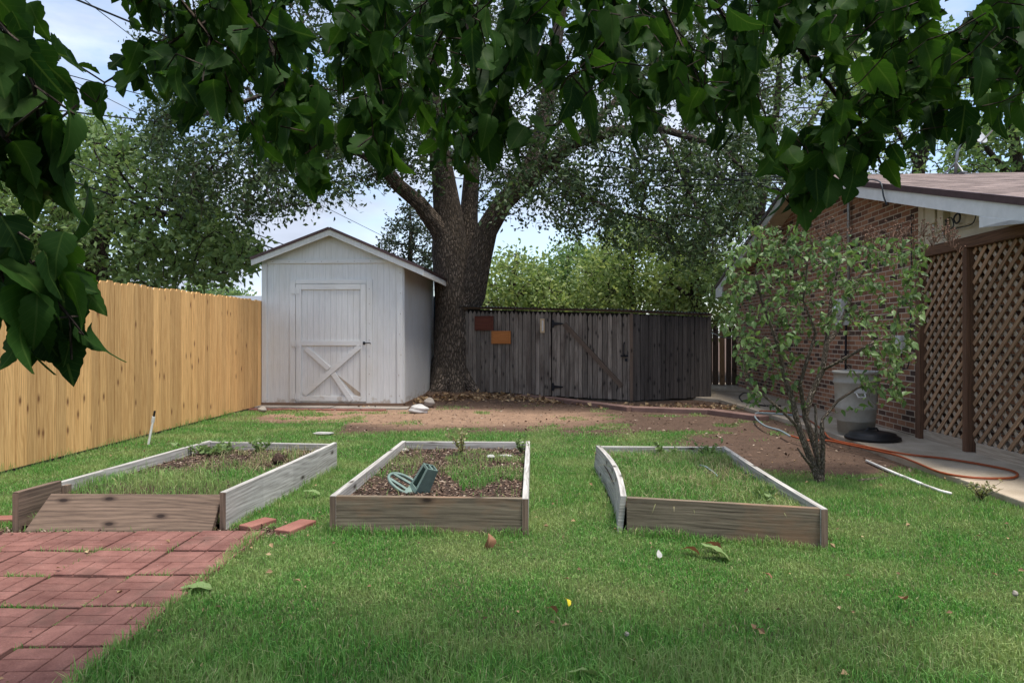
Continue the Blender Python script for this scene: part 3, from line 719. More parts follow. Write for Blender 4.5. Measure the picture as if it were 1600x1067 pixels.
# green plastic base in the middle bed
gb = G(652, 768, .15); gb = Vector((-.70, 4.80, .165))
root = thing('plastic_base', gb, 'green plastic holder with slotted oval flange and square socket lying tipped in the middle bed', 'plastic base')
Rf = Matrix.Translation(gb+Vector((-.03, 0, .045))) @ Euler((R(22), R(28), R(-12))).to_matrix().to_4x4()
mb = MB(Rf); ring = [Vector((.125*math.cos(t), .075*math.sin(t), 0)) for t in np.linspace(0, 2*math.pi, 33)]
mb.tube(ring, .011, 8, cap=False); mb.build('flange_ring', M['plasticgreen'], root, smooth=True)
mb = MB(Rf)
for yy in (-.03, .03): mb.board((-.11, yy, 0), (.1, yy*1.2, 0), .014, .02)
mb.box((.085, 0, 0), (.11, .13, .012)); mb.build('flange_spokes', M['plasticgreen'], root, bevel=.003)
Rs = Matrix.Translation(gb+Vector((.065, .0, .0))) @ Euler((R(8), R(27), 0)).to_matrix().to_4x4() @ Matrix.Rotation(R(38), 4, 'Z')
mb = MB(Rs)
def fr_(z): k = 1-.22*z/.19; return .052*k, .05*k
for (sx, sy) in ((1, 0), (-1, 0), (0, 1), (0, -1)):
    for seg_ in ((0, 1),):
        a0, b0 = fr_(0); a1, b1_ = fr_(.19); th = .008
        if sx:
            if sx < 0:
                for yy in (-1, 1): mb.board((sx*a0, yy*(b0-.01), 0), (sx*a1, yy*(b1_-.01), .19), .02, .008, (0, 1, 0))
                mb.board((-a1, -b1_, .183), (-a1, b1_, .183), .016, .008); mb.board((-a0, -b0, .015), (-a0, b0, .015), .03, .008)
            else: 
                mb.face([(a0, -b0, 0), (a0, b0, 0), (a1, b1_, .19), (a1, -b1_, .19)]); mb.face([(a0-th, -b0, 0), (a1-th, -b1_, .19), (a1-th, b1_, .19), (a0-th, b0, 0)])
                mb.face([(a1-th, -b1_, .19), (a1, -b1_, .19), (a1, b1_, .19), (a1-th, b1_, .19)])
        else:
            mb.face([(-a0, sy*b0, 0), (a0, sy*b0, 0), (a1, sy*b1_, .19), (-a1, sy*b1_, .19)]); mb.face([(-a0, sy*(b0-th), 0), (a0, sy*(b0-th), 0), (a1, sy*(b1_-th), .19), (-a1, sy*(b1_-th), .19)])
            mb.face([(-a1, sy*b1_, .19), (a1, sy*b1_, .19), (a1, sy*(b1_-th), .19), (-a1, sy*(b1_-th), .19)])
mb.box((0, 0, .184), (.012, .08, .012)); mb.build('socket', M['plasticgreen'], root)
# stones, root ball, pipe in beds
def lump(name, c_, sz, mat, lab, cat, seed=0, sub=2, group=None, rough=.13):
    import bmesh
    bm = bmesh.new(); bmesh.ops.create_icosphere(bm, subdivisions=sub, radius=1); rs = np.random.default_rng(seed)
    ph = rs.random(6)*6
    for v in bm.verts:
        k = 1+rough*(math.sin(3*v.co.x+ph[0])*math.sin(4*v.co.y+ph[1])+.6*math.sin(7*v.co.z+ph[2]+2*v.co.x)+.3*math.sin(13*v.co.y+ph[3]))
        v.co = Vector((v.co.x*sz[0], v.co.y*sz[1], v.co.z*sz[2]))*k
    me = D.meshes.new(name); bm.to_mesh(me); bm.free(); me.materials.append(M[mat]); o = D.objects.new(name, me); COL.objects.link(o); o.location = c_
    WM[o.name] = Matrix.Translation(Vector(c_)); me.polygons.foreach_set('use_smooth', [sub > 2]*len(me.polygons)); tag(o, lab, cat, group); return o
lump('stone', (-.18, 5.93, .205), (.035, .025, .018), 'rock', 'small pale pinkish stone on the dark mound of the middle bed', 'stone', 1)
lump('stone', (-.06, 6.12, .18), (.07, .025, .012), 'rock', 'flat white stone sliver behind the mound of the middle bed', 'stone', 2)
lump('stone', (-.98, 6.45, .175), (.035, .03, .02), 'can', 'small grey stone in the back left corner of the middle bed', 'stone', 3)
lump('soil_mound', (-.30, 6.0, .17), (.13, .12, .055), 'bedsoil', 'dark crumbly soil mound in the middle bed', 'soil mound', 4, 4)
lump('root_ball', (-1.93, 5.82, .20), (.05, .05, .05), 'bedsoil', 'dark upturned root ball by the right board of the left bed', 'root ball', 5, 3)
mb = MB(); mb.tube([(1.50, 5.62, .19), (1.515, 5.5, .20), (1.54, 5.36, .18), (1.56, 5.28, .15)], .007, 6); o = mb.build('irrigation_tube', M['hosegrey'], origin=(1.5, 5.4, .15), smooth=True); tag(o, 'short pale grey drip tube in the right bed soil', 'tube')
# pvc stake by fence
b = G(231, 694); root = thing('pvc_stake', (b.x, b.y, 0), 'white plastic pipe stake with black cap leaning by the fence', 'pipe stake')
t1 = Vector((b.x+.055, b.y+.02, .30)); mb = MB(); mb.tube([(b.x, b.y, -.03), t1], .013, 10); mb.tube([t1-Vector((.012, 0, .055)), t1+Vector((.001, 0, .01))], .018, 10); mb.build('pipe', M['pvc'], root, smooth=False)
mb = MB(); mb.tube([t1, t1+Vector((.012, .003, .075))], .012, 8); mb.build('cap', M['black'], root)
# pvc strips on the ground along the path
mb = MB(); pts = [G(1354, 722), G(1385, 736), G(1413, 748), G(1440, 759), G(1470, 770), G(1486, 774)]; pts = [p+Vector((0, 0, .015)) for p in pts]
mb.tube(pts[:3], .013, 8); mb.tube(pts[2:4], .015, 8); mb.tube(pts[3:], .012, 8); o = mb.build('ground_pipe', M['pvc'], smooth=True, origin=tuple(pts[0])); tag(o, 'thin white pipe lying on soil along the walkway edge', 'pipe')

# fallen leaves
TL, FL, UL = big_leaf(0, 11, .62, .15)
def fleaf(px, py, size, rot, mat, lab, curl=.2, tilt=(0, 0), z=.04, name='fallen_leaf', cat='leaf', ratio=1):
    p = G(px, py, z); T2 = TL.copy(); T2[:, 0] *= ratio; curl *= .55; T2[:, 2] = -curl*(T2[:, 1]-.5)**2*1.6+curl*T2[:, 0]**2*3+.02*np.sin(T2[:, 1]*14+T2[:, 0]*9); T2[:, 1] -= .5
    Mx = np.array((Matrix.Rotation(rot, 3, 'Z') @ Euler((tilt[0], tilt[1], 0)).to_matrix()))
    V = (T2*size) @ Mx.T+np.array(p); o = npmesh(name, V, FL, M[mat], uv=UL, origin=tuple(p)); tag(o, lab, cat); return o
fleaf(1118, 858, .17, 1.45, 'greenlf', 'large pale green fallen leaf before the right bed', .35, (.5, 0), .055)
fleaf(1078, 857, .10, 1.4, 'drylf', 'curled brown leaf left of the large green one', .8, (.2, .3), .04)
fleaf(1112, 850, .11, 1.8, 'drylf', 'dark curled dry leaf leaning against the right bed front', .8, (.5, .3), .05)
fleaf(766, 842, .09, .4, 'drylf', 'crumpled orange brown leaf below the middle bed corner', 1.6, (1.0, .4), .055)
fleaf(305, 915, .13, 1.9, 'greenlf', 'grey green leaf fallen on the edge of the patio', .3, (.1, 0), .035)
fleaf(912, 1048, .11, 1.9, 'greenlf', 'green leaf in the grass at the bottom edge', .5, (.3, .3), .06)
fleaf(486, 767, .12, 1.7, 'greenlf', 'pale leaf in grass between left and middle beds', .3, (.2, 0), .05)
fleaf(1030, 864, .042, .1, 'rock', 'tiny whitish leaf in the lawn left of the curled brown leaf', .2, (.9, 0), .05)
fleaf(886, 937, .045, .8, 'yellow', 'bright yellow petal in the middle of the lawn', .8, (.5, .4), .05)
fleaf(862, 949, .05, 2.1, 'drylf', 'small brown leaf beside the yellow petal', .9, (.5, .4), .05)
fleaf(1410, 932, .06, 2.5, 'drylf', 'little brown leaf on the right part of the lawn', .6, (.3, .2), .05)
fleaf(1198, 896, .05, 1.0, 'drylf', 'tiny rust leaf lying right of the bed corner in the lawn', .6, (.3, .2), .045)
fleaf(470, 700, .07, 1.0, 'drylf', 'orange dry leaf standing at the back right of the left bed', 1.0, (1.2, .2), .18)
lump('pebble', tuple(G(1586, 927, .035)), (.012, .012, .014), 'slab', 'white pebble at the far right of the lawn', 'pebble', 8)
lump('pebble', tuple(G(979, 990, .035)), (.010, .010, .010), 'slab', 'grey white pebble in the lower lawn', 'pebble', 9)
mb = MB(); mb.tube([G(1343, 752), G(1385, 745), G(1405, 741)], [.02, .013, .006], 5); o = mb.build('dead_root', M['shrubbark'], origin=tuple(G(1343, 752))); tag(o, 'short pale root on soil right of the shrub', 'root')

# ------------------------------------------------------------ left fence
fa, fb = Vector((-4.60, 3.2, 0)), Vector((-4.335, 12.35, 0)); d = (fb-fa).normalized(); nv = Vector((d.y, -d.x, 0))
root = thing('wooden_fence', fa, 'tall pale orange dog-ear picket fence along the left side', 'fence')
L = (fb-fa).length; mb = MB(); t = 0
while t < L:
    w = U(.132, .145); h = 1.83+U(-.012, .012); th = .016; o_ = U(0, .004); tl = U(-.003, .003)
    gp = U(.003, .007)
    poly = [(0, .0), (w-gp, .0), (w-gp+tl, h-.03), (w-.033+tl, h), (.027+tl, h), (0+tl, h-.03)]
    mb.prism(poly, lambda a, b_, tt, t=t, o_=o_: fa+d*(t+a)+nv*(o_-tt)+Vector((0, 0, b_)), th); t += w
mb.build('picket_panel', M['fence'], root)
mb = MB()
for z in (.35, .95, 1.55): mb.board(fa-nv*.042+Vector((0, 0, z)), fb-nv*.042+Vector((0, 0, z)), .085, .038)
mb.build('rail', M['fence'], root)
for k in range(5):
    mb = MB(); p = fa.lerp(fb, (k+.3)/5)-nv*.11; mb.box((p.x, p.y, .85), (.09, .09, 1.8)); mb.build('post', M['fence'], root)
mb = MB(); mb.board(fa-nv*.013+Vector((0, 0, .86)), fb-nv*.013+Vector((0, 0, .86)), 1.78, .012); mb.build('dark_gap_backing', M['skid'], root)  # added dark sheet, gives the gaps between pickets their shade by colour
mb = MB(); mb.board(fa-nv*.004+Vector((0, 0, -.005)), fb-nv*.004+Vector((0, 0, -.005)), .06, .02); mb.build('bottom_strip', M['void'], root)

# ------------------------------------------------------------ white shed
sa = -math.atan(.062); so = Vector((-4.33, 12.2, 0)); Ms = Matrix.Translation(so) @ Matrix.Rotation(sa, 4, 'Z')
shed = thing('garden_shed', so, 'white painted wooden garden shed with crossed door braces and maroon roof edge', 'shed', rz=sa)
W, DP, ZB = 2.47, 3.0, .07
zl, zp, zr = 2.56, 3.0, 2.49
front = [(0, ZB), (W, ZB), (W, zr), (W/2, zp), (0, zl)]
def topz(x): return zl+(zp-zl)*x/(W/2) if x < W/2 else zp+(zr-zp)*(x-W/2)/(W/2)
mb = MB(Ms)
mb.prism(front, lambda a, b, t: (a, .012+t, b), .05)
t = 0
while t < W-.01:
    w = min(.1016, W-t); g = .0018
    mb.prism([(t, ZB), (t+w-g, ZB), (t+w-g, topz(t+w-g)), (t, topz(t))], lambda a, b, tt: (a, tt, b), .014); t += w
mb.build('front_wall', M['white'], shed)
mb = MB(Ms); mb.box((W-.03, DP/2+.03, (ZB+2.44)/2), (.04, DP-.06, 2.44-ZB)); t = .06
while t < DP:
    mb.box((W-.004, t+.05, (ZB+2.46)/2), (.016, .1, 2.46-ZB)); t += .1016
mb.box((.02, DP/2, (ZB+2.52)/2), (.04, DP-.1, 2.52-ZB))
mb.prism(front, lambda a, b, t: (a, DP-t, b), .03); mb.build('side_wall', M['white'], shed)
mb = MB(Ms)
mb.box((.045, -.0115, (ZB+2.47)/2), (.09, .022, 2.47-ZB)); mb.box((W-.05, -.0115, (ZB+2.44)/2), (.10, .022, 2.44-ZB)); mb.box((W+.011, .044, (ZB+2.44)/2), (.022, .088, 2.44-ZB))
mb.box((W/2, -.012, 2.50), (W-.2, .023, .065))
mb.build('corner_trim', M['white'], shed, bevel=.003)
# roof
le, re = (-.13, 2.525), (2.85, 2.335); pk = (W/2, 3.03)
mb = MB(Ms)
for (a, b) in ((le, pk), (pk, re)):
    n_ = Vector((-(b[1]-a[1]), b[0]-a[0])).normalized()*.045
    mb.prism([a, b, (b[0]+n_[0], b[1]+n_[1]), (a[0]+n_[0], a[1]+n_[1])], lambda x, z, t: (x, -.175+t, z), DP+.34)
mb.build('roof', M['maroon'], shed)
mb = MB(Ms)
for (a, b) in ((le, pk), (pk, re)):
    mb.prism([(a[0], a[1]-.10), (b[0], b[1]-.10), (b[0], b[1]+.004), (a[0], a[1]+.004)], lambda x, z, t: (x, -.155+t, z), .024)
mb.board((re[0]-.012, -.13, re[1]-.05), (re[0]-.012, DP+.15, re[1]-.05), .10, .02)
mb.build('rake_board', M['white'], shed, bevel=.002)
mb = MB(Ms)
mb.prism([(W+.03, 2.42), (re[0]-.03, re[1]-.03), (re[0]-.03, re[1]-.02), (W+.03, 2.46)], lambda x, z, t: (x, -.12+t, z), DP+.2); mb.build('soffit', M['greybrown'], shed)
mb = MB(Ms); mb.box((W/2, .02, .02), (W+.02, .09, .10)); mb.box((W-.03, DP/2+.1, .02), (.09, DP-.1, .10)); mb.box((.06, DP/2+.1, .02), (.09, DP-.1, .10)); mb.build('skid', M['skid'], shed)
X_ = lambda px: (px-413)/219*W; Z_ = lambda py: 1.22+(525-py)*.01103
mb = MB(Ms); x0, x1, x2, x3 = X_(457), X_(466), X_(576), X_(585); zt = Z_(437)
mb.box(((x0+x1)/2, -.012, (ZB+zt)/2), (x1-x0, .022, zt-ZB)); mb.box(((x2+x3)/2, -.012, (ZB+zt)/2), (x3-x2, .022, zt-ZB)); mb.box(((x1+x2)/2, -.012, zt-.035), (x2-x1-.004, .022, .07))
mb.build('door_frame', M['white'], shed, bevel=.002)
dx0, dx1, dz0, dz1 = x1+.012, x2-.006, .10, zt-.08
mb = MB(Ms); t = dx0
while t < dx1-.01:
    w = min(.1, dx1-t); mb.box((t+w/2, -.006, (dz0+dz1)/2), (w-.003, .010, dz1-dz0)); t += w
door = mb.build('door', M['white'], shed)
sw = .092; yb = -.022
mb = MB(Ms); mb.box((dx0+sw/2, yb, (dz0+dz1)/2), (sw, .02, dz1-dz0)); mb.box((dx1-sw/2, yb, (dz0+dz1)/2), (sw, .02, dz1-dz0))
mb.box(((dx0+dx1)/2, yb, dz1-sw/2), (dx1-dx0-2*sw-.002, .02, sw)); mb.box(((dx0+dx1)/2, yb, Z_(536)), (dx1-dx0-2*sw-.002, .02, .085)); mb.box(((dx0+dx1)/2, yb, dz0+.045), (dx1-dx0-2*sw-.002, .02, .085))
mb.build('door_rail', M['white'], door, bevel=.002)
mb = MB(Ms)
a_, b_ = (dx0+sw+.03, dz0+.11), (dx1-sw-.03, Z_(543))
mb.board((a_[0], yb-.002, a_[1]), (b_[0], yb-.002, b_[1]), .085, .022, (0, 1, 0)) if 0 else None
def brace(p, q, w, y, mbx):
    p = Vector((p[0], 0, p[1])); q = Vector((q[0], 0, q[1])); d_ = (q-p).normalized(); n_ = Vector((-d_.z, 0, d_.x))*w/2
    pl = [p-n_, q-n_, q+n_, p+n_]; mbx.prism([(v.x, v.z) for v in pl], lambda a, b, t: (a, y+t, b), .02)
brace((X_(480), Z_(616)), (X_(566), Z_(541)), .085, yb-.013, mb)
brace((X_(482), Z_(544)), (X_(518), Z_(576)), .085, yb-.010, mb)
brace((X_(525), Z_(583)), (X_(553), Z_(625)), .085, yb-.020, mb)
for k in range(len(mb.UV)): mb.UV[k] = [(v, u) for u, v in mb.UV[k]]
mb.build('cross_brace', M['white'], door, bevel=.002)
mb = MB(Ms); mb.prism([(X_(528), Z_(583)), (X_(566), Z_(613)), (X_(572), Z_(622)), (X_(558), Z_(616))], lambda a, b, t: (a, -.014+t, b), .006); mb.build('bare_patch', M['latticeback'], door)
for (xx, yy, zz) in [(x3-.05, -.0245, z+U(-.03, .03)) for z in np.linspace(.25, 2.05, 7)]+[(W-.05+U(-.02, .02), -.0245, z) for z in np.linspace(.2, 2.3, 7)]+[(x, -.0255, 2.50) for x in np.linspace(.2, 2.2, 8)]:
    mb = MB(Ms); mb.box((xx, yy, zz), (.010, .004, .010)); mb.build('nail_head', M['skid'], shed)
for zz in (Z_(455), Z_(537), Z_(619)):
    mb = MB(Ms); mb.box((x1-.03, -.03, zz), (.06, .008, .09)); mb.box((x1+.05, -.037, zz+.0), (.05, .008, .08)); mb.tube([(x1+.006, -.036, zz-.06), (x1+.006, -.036, zz+.06)], .008, 8); mb.build('hinge', M['white'], door)
mb = MB(Ms); mb.box((dx1-.03, -.04, Z_(536)), (.035, .014, .05)); mb.tube([(dx1-.03, -.055, Z_(536)), (dx1+.07, -.055, Z_(536)+.005), (dx1+.09, -.05, Z_(536)-.01)], .008, 6); mb.build('latch', M['iron'], door)
# slabs in front of shed
mb = MB(Ms); mb.prism([(-.05, -.32), (1.3, -.34), (1.3, -.06), (-.05, -.06)], lambda a, b, t: (a, b, .03-t), .06); mb.prism([(1.32, -.36), (2.62, -.36), (2.6, -.06), (1.32, -.06)], lambda a, b, t: (a, b, .025-t), .06)
o = mb.build('step_slab', M['slab'], bevel=.006); tag(o, 'narrow worn grey slab strip along the shed front', 'slab')
k = 0
for i in range(11):
    mb = MB(Ms); mb.box((.05+i*.215+U(-.008, .008), -.52+U(-.01, .01), -.005), (.2, .1, .05), (U(-.03, .03), U(-.03, .03), U(-.05, .05)))
    p = Ms @ Vector((.05+i*.215, -.52, 0)); o = mb.build('edging_brick', M['brickred'], bevel=.004, origin=tuple(p)); tag(o, 'red brick set flush in the row before the shed slab', 'brick', 'row of bricks in front of the shed')
lump('rock', tuple(G(655, 640, .05)), (.15, .11, .085), 'rock', 'rough white rock at the right front corner of the shed', 'rock', 21, 4)
lump('rock', tuple(G(671, 629, .08)), (.10, .08, .08), 'slab', 'tan rock just behind the rough white one', 'rock', 22, 3)
lump('rock', tuple(G(410, 640, .04)), (.07, .06, .05), 'slab', 'small pale stone at the left end of the shed slab', 'rock', 23, 3)
lump('rock', tuple(G(505, 677, .02)), (.13, .04, .02), 'rock', 'flat white stone lying on bare soil behind the left bed', 'rock', 24, 3)
pm = Ms @ Vector((W+.10, 2.75, 0)); mb = MB(); mb.lathe([(.36, .0), (.37, .5), (.37, 1.5), (.36, 2.02), (.3, 2.08)], 28, Matrix.Translation(Vector((pm.x-.15, pm.y+.75, 0))))
o = mb.build('water_tank', M['blue'], smooth=True, origin=(pm.x-.15, pm.y+.75, 0)); tag(o, 'dark blue upright tank peeking between shed and big tree', 'tank')

# ------------------------------------------------------------ dark picket shed
def V2(px, Y): return Vector(((px-800)/F*Y, Y, 0))
A_, B_, C_ = V2(700, 14.5), V2(987, 13.05), V2(1111, 13.55)
ds = thing('picket_shed', (A_+C_)/2, 'low dark storage shed clad in weathered grey pickets with corrugated roof', 'shed')
def pickets(a, b, zb0, zb1, zt0, zt1, w0, mat, name, par, point=.07, skip=None):
    d_ = (b-a); L = d_.length; d_.normalize(); nn_ = Vector((d_.y, -d_.x, 0)); mb = MB(); t = 0
    while t < L-.02:
        w = w0*U(.9, 1.1); f = t/L; h = zt0+(zt1-zt0)*f+U(-.012, .012); zb = zb0+(zb1-zb0)*f+U(-.01, .01); w = min(w, L-t); tl = U(-.006, .006); oo = U(0, .008)
        g = .005
        poly = [(g, zb), (w-g, zb), (w-g+tl, h-point), (w*.72+tl, h-point*.4), (w/2+tl, h), (w*.28+tl, h-point*.4), (g+tl, h-point)]
        mb.prism(poly, lambda x, z, tt, t=t, oo=oo: a+d_*(t+x)+nn_*(oo-tt)+Vector((0, 0, z)), .018); t += w
    return mb.build(name, mat, par)
E_ = V2(862, 0); tE = (E_.x)
fE = .0
for k in range(1001):
    p = A_.lerp(B_, k/1000)
    if p.x/p.y >= (862-800)/F: fE = k/1000; break
Ep = A_.lerp(B_, fE)
pickets(A_, Ep-(B_-A_).normalized()*.012, .12, .06, 1.745, 1.69, .092, M['picket'], 'front_wall', ds)
door = pickets(Ep, B_-(B_-A_).normalized()*.02, .06, .03, 1.68, 1.625, .092, M['picket'], 'door', ds)
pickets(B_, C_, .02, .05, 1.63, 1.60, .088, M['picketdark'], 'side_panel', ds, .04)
n1_ = (B_-A_).normalized(); nf = Vector((n1_.y, -n1_.x, 0)); bk = Vector((.06, 1, 0)).normalized()
A2, C2 = A_+bk*2.2, C_+bk*2.4
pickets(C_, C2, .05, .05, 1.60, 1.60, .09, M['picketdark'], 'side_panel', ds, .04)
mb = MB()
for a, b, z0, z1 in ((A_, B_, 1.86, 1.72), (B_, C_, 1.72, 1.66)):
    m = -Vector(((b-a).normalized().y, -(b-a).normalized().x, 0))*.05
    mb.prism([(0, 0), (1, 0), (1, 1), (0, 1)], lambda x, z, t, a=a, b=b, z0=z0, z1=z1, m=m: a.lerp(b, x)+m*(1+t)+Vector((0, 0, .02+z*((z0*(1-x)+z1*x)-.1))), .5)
mb.build('dark_gap_backing', M['void'], ds)
mb = MB()
for a, b, z0, z1 in ((A_, B_, 1.81, 1.685), (B_, C_, 1.675, 1.63)): mb.board(a+nf*.012+Vector((0, 0, z0-.0)), b+nf*.012+Vector((0, 0, z1-.0)), .045, .03)
mb.box(B_+nf*.03+Vector((0, 0, .83)), (.055, .04, 1.62)); mb.build('fascia_board', M['backfence'], ds)
# corrugated roof
nu = 220; V = []; 
for j, (a, b, c2, z0, z1) in enumerate(((A_, B_, None, 1.835, 1.70),)):
    pass
def roofstrip(a, b, z0, z1, nu):
    mb = MB(); up_ = []; d_ = (b-a)
    for layer in (0, -.006):
        for k in range(nu+1):
            f = k/nu; z = z0+(z1-z0)*f+.011*math.sin(f*d_.length/.068*2*math.pi)+layer; p = a+d_*f+nf*.10; q_ = p+bk*2.5; up_.append([(p.x, p.y, z), (q_.x, q_.y, z+.06)])
    n_ = nu+1
    for k in range(nu):
        mb.face([up_[k][0], up_[k+1][0], up_[k+1][1], up_[k][1]]); mb.face([up_[n_+k][0], up_[n_+k][1], up_[n_+k+1][1], up_[n_+k+1][0]])
        mb.face([up_[k][0], up_[n_+k][0], up_[n_+k+1][0], up_[k+1][0]])
    mb.build('corrugated_roof', M['roofdark'], ds, smooth=False)
roofstrip(A_, B_, 1.835, 1.705, 300); roofstrip(B_, C_, 1.70, 1.655, 110)
# door parts
def on(px, py, off=.02):
    r_ = (px-800)/F; a, dd = A_, (B_-A_); t = (r_*a.y-a.x)/(dd.x-r_*dd.y); p = a+dd*t; return Vector((p.x, p.y, H+(HY-py)/F*p.y))+nf*off
mb = MB(); mb.board(on(882, 506, .022), on(972, 603, .022), .085, .024, nf.cross(Vector((.7, 0, -.7)))) ; mb.build('door_brace', M['backfence'], door)
for py in (506, 604):
    mb = MB(); p = on(863, py, .024); q_ = on(880, py+1, .024); dd_ = (q_-p)
    mb.prism([(0, -.075), (.035, -.075), (.05, -.03), (.22, -.012), (.235, 0), (.22, .012), (.05, .03), (.035, .075), (0, .075)], lambda a, b, t: p+n1_*a+nf*(.01-t)+Vector((0, 0, b)), .012); mb.build('hinge', M['iron'], door)
mb = MB(); mb.tube([on(976, 535, .03), on(976, 538, .07), on(976, 552, .07), on(976, 556, .03)], .012, 8); mb.box(on(976, 556, .03), (.14, .02, .035)); mb.box(on(979, 562, .045), (.05, .03, .05)); mb.build('latch', M['iron'], door)
def plaque(x0, x1, y0, y1, mat, lab, nm='wooden_plaque', cat='plaque', off=.035):
    p = on((x0+x1)/2, (y0+y1)/2, off); a, b = on(x0, y0, off), on(x1, y1, off); w = abs((b-a).dot(n1_)); h = abs(b.z-a.z)
    root = thing(nm, (p.x, p.y, p.z-h/2), lab, cat); mb = MB(); ang = math.atan2(n1_.y, n1_.x); mb.box(p, (w, .02, h), (0, 0, ang)); mb.build('board', M[mat], root, bevel=.003); return root, p, w, h, ang
r1 = plaque(743, 772, 494, 516, 'plaqued', 'dark red wooden plaque hung on the grey pickets beside the tree')
r2 = plaque(769, 799, 517, 537, 'plaqueo', 'orange wooden plaque hung just below and right of the dark red one')
for rt, p, w, h, ang in (r1, r2):
    mb = MB(); mb.box(p+nf*.014+Vector((0, 0, 0)), (w*.8, .004, h*.7), (0, 0, ang)); mb.build('inset', M['plaqued'] if rt is r1[0] else M['plaqueo'], rt)
rt, p, w, h, ang = plaque(845, 852, 498, 520, 'tan', 'narrow tan thermometer mounted near the top of the picket wall', 'thermometer', 'thermometer')
mb = MB(); mb.tube([p+nf*.014-Vector((0, 0, h*.38)), p+nf*.014+Vector((0, 0, h*.38))], .006, 6); mb.build('glass_tube', M['trim'], rt)
mb = MB(); mb.box(p+nf*.012+n1_*.016, (.010, .003, h*.7), (0, 0, ang)); mb.build('scale_strip', M['trim'], rt)
# red curb in front
cp = [G(765, 613, .06), G(862, 622, .05), G(987, 637, .05), G(1110, 641, .05), G(1195, 652, .05)]
for i in range(4):
    mb = MB(); a, b = cp[i].copy(), cp[i+1].copy(); a.z = b.z = .03; dd_ = (b-a).normalized(); mb.board(a+dd_*.01, b-dd_*.01, .08, .20)
    o = mb.build('edging_timber', M['curb'], bevel=.01, origin=((a+b)/2)); tag(o, ('reddish edging strip nearest the big tree', 'reddish edging strip below the left half of the picket door', 'reddish edging strip in front of the darkest picket panel', 'reddish edging strip ending at the walkway')[i], 'edging', 'edging strips before the picket shed')

# ------------------------------------------------------------ back fence by house
fa2, fb2 = V2(1095, 16.9), V2(1200, 16.6)
root = thing('back_fence', fa2, 'dark pointed picket fence between picket shed and brick house', 'fence')
x_ = V2(1126, 16.8); 
pickets(fa2, V2(1124, 16.82), .02, .02, 1.50, 1.50, .14, M['backfence'], 'picket_panel', root, .09)
o = pickets(V2(1124.2, 16.78), V2(1133, 16.76), .02, .02, 1.52, 1.52, .14, M['newpicket'], 'picket', root, .11); tag(o, 'lighter orange picket')
pickets(V2(1134, 16.8), fb2, .02, .02, 1.46, 1.46, .14, M['backfence'], 'picket_panel', root, .09)

# ------------------------------------------------------------ brick house
ha = -math.atan(.059); ho = Vector((4.7, 8.13, 0)); Mh = Matrix.Translation(ho) @ Matrix.Rotation(ha, 4, 'Z')
house = thing('brick_house', ho, 'red brick house with low gable, white rake boards and brown shingle roof', 'house', rz=ha)
YA, ZA, SL, YE0, YE1 = 3.3, 3.66, .262, -2.45, 8.75
rz_ = lambda y: ZA-SL*abs(y-YA)
mb = MB(Mh)
mb.prism([(0, .03), (8.1, .03), (8.1, rz_(8.1)+.05), (YA, ZA+.05), (0, rz_(0)+.05)], lambda a, b, t: (t, a, b), .1, uvo=(0, 0))
mb.prism([(0, .03), (3.5, .03), (3.5, 2.8), (0, 2.8)], lambda a, b, t: (.1+a, t+.001, b), .1, uvo=(0, 0))
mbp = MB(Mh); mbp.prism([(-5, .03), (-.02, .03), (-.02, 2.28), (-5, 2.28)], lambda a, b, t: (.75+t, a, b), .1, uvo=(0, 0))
mb.prism([(0, .03), (8, .03), (8, 2.3), (0, 2.3)], lambda a, b, t: (.1+a, 8.1-t, b), .1, uvo=(0, 0))
for k in range(len(mb.UV)):
    pass
wall = mb.build('wall', M['brick'], house); tag(mbp.build('porch_wall', M['brickporch_lit'], house), 'brick porch wall with its orange colour lightened in place of light')
mb = MB(Mh)
for (ya, yb2, rev) in ((YA, YE0, 1), (YA, YE1, 0)):
    z0, z1 = ZA+.17, rz_(yb2)+.17; Lr = math.hypot(yb2-ya, z1-z0)
    v = [(-.345, ya, z0), (9, ya, z0), (9, yb2, z1), (-.345, yb2, z1)]; uv = [(0, 0), (9.3, 0), (9.3, Lr), (0, Lr)]
    mb.face(v, uv); mb.face([(a, b, c-.03) for a, b, c in v][::-1], uv[::-1]); 
mb.build('roof', M['shingle'], house)
mb = MB(Mh)
for yb2 in (YE0, YE1):
    mb.prism([(YA, ZA+.115), (yb2, rz_(yb2)+.115), (yb2, rz_(yb2)+.182), (YA, ZA+.182)], lambda a, b, t: (-.352+t, a, b), .03)
mb.board((-.35, YE0-.01, rz_(YE0)+.14), (9, YE0-.01, rz_(YE0)+.14), .06, .02)
mb.build('drip_edge', M['maroon'], house)
mb = MB(Mh)
for yb2 in (YE0, YE1):
    mb.prism([(YA, ZA-.03), (yb2, rz_(yb2)-.03), (yb2, rz_(yb2)+.113), (YA, ZA+.113)], lambda a, b, t: (-.33+t, a, b), .025)
zr0 = 2.205
yq = YA-(ZA-.035-zr0-.0)/SL
mb.prism([(-1.72, rz_(-1.72)-.032), (-1.72, zr0), (YE0, zr0), (YE0, min(rz_(YE0)-.032, zr0+.001)+.02)], lambda a, b, t: (-.332+t, a, b), .03)
mb.prism([(8.1, rz_(8.1)-.032), (8.1, rz_(8.1)-.26), (YE1, rz_(YE1)-.10), (YE1, rz_(YE1)-.032)], lambda a, b, t: (-.332+t, a, b), .03)
mb.board((-.33, YE0-.0, rz_(YE0)+.04), (9, YE0-.0, rz_(YE0)+.04), .14, .02)
mb.board((-.33, YE1-.0, rz_(YE1)+.04), (9, YE1-.0, rz_(YE1)+.04), .14, .02)
mb.build('rake_board', M['trim'], house, bevel=.002)
mb = MB(Mh)
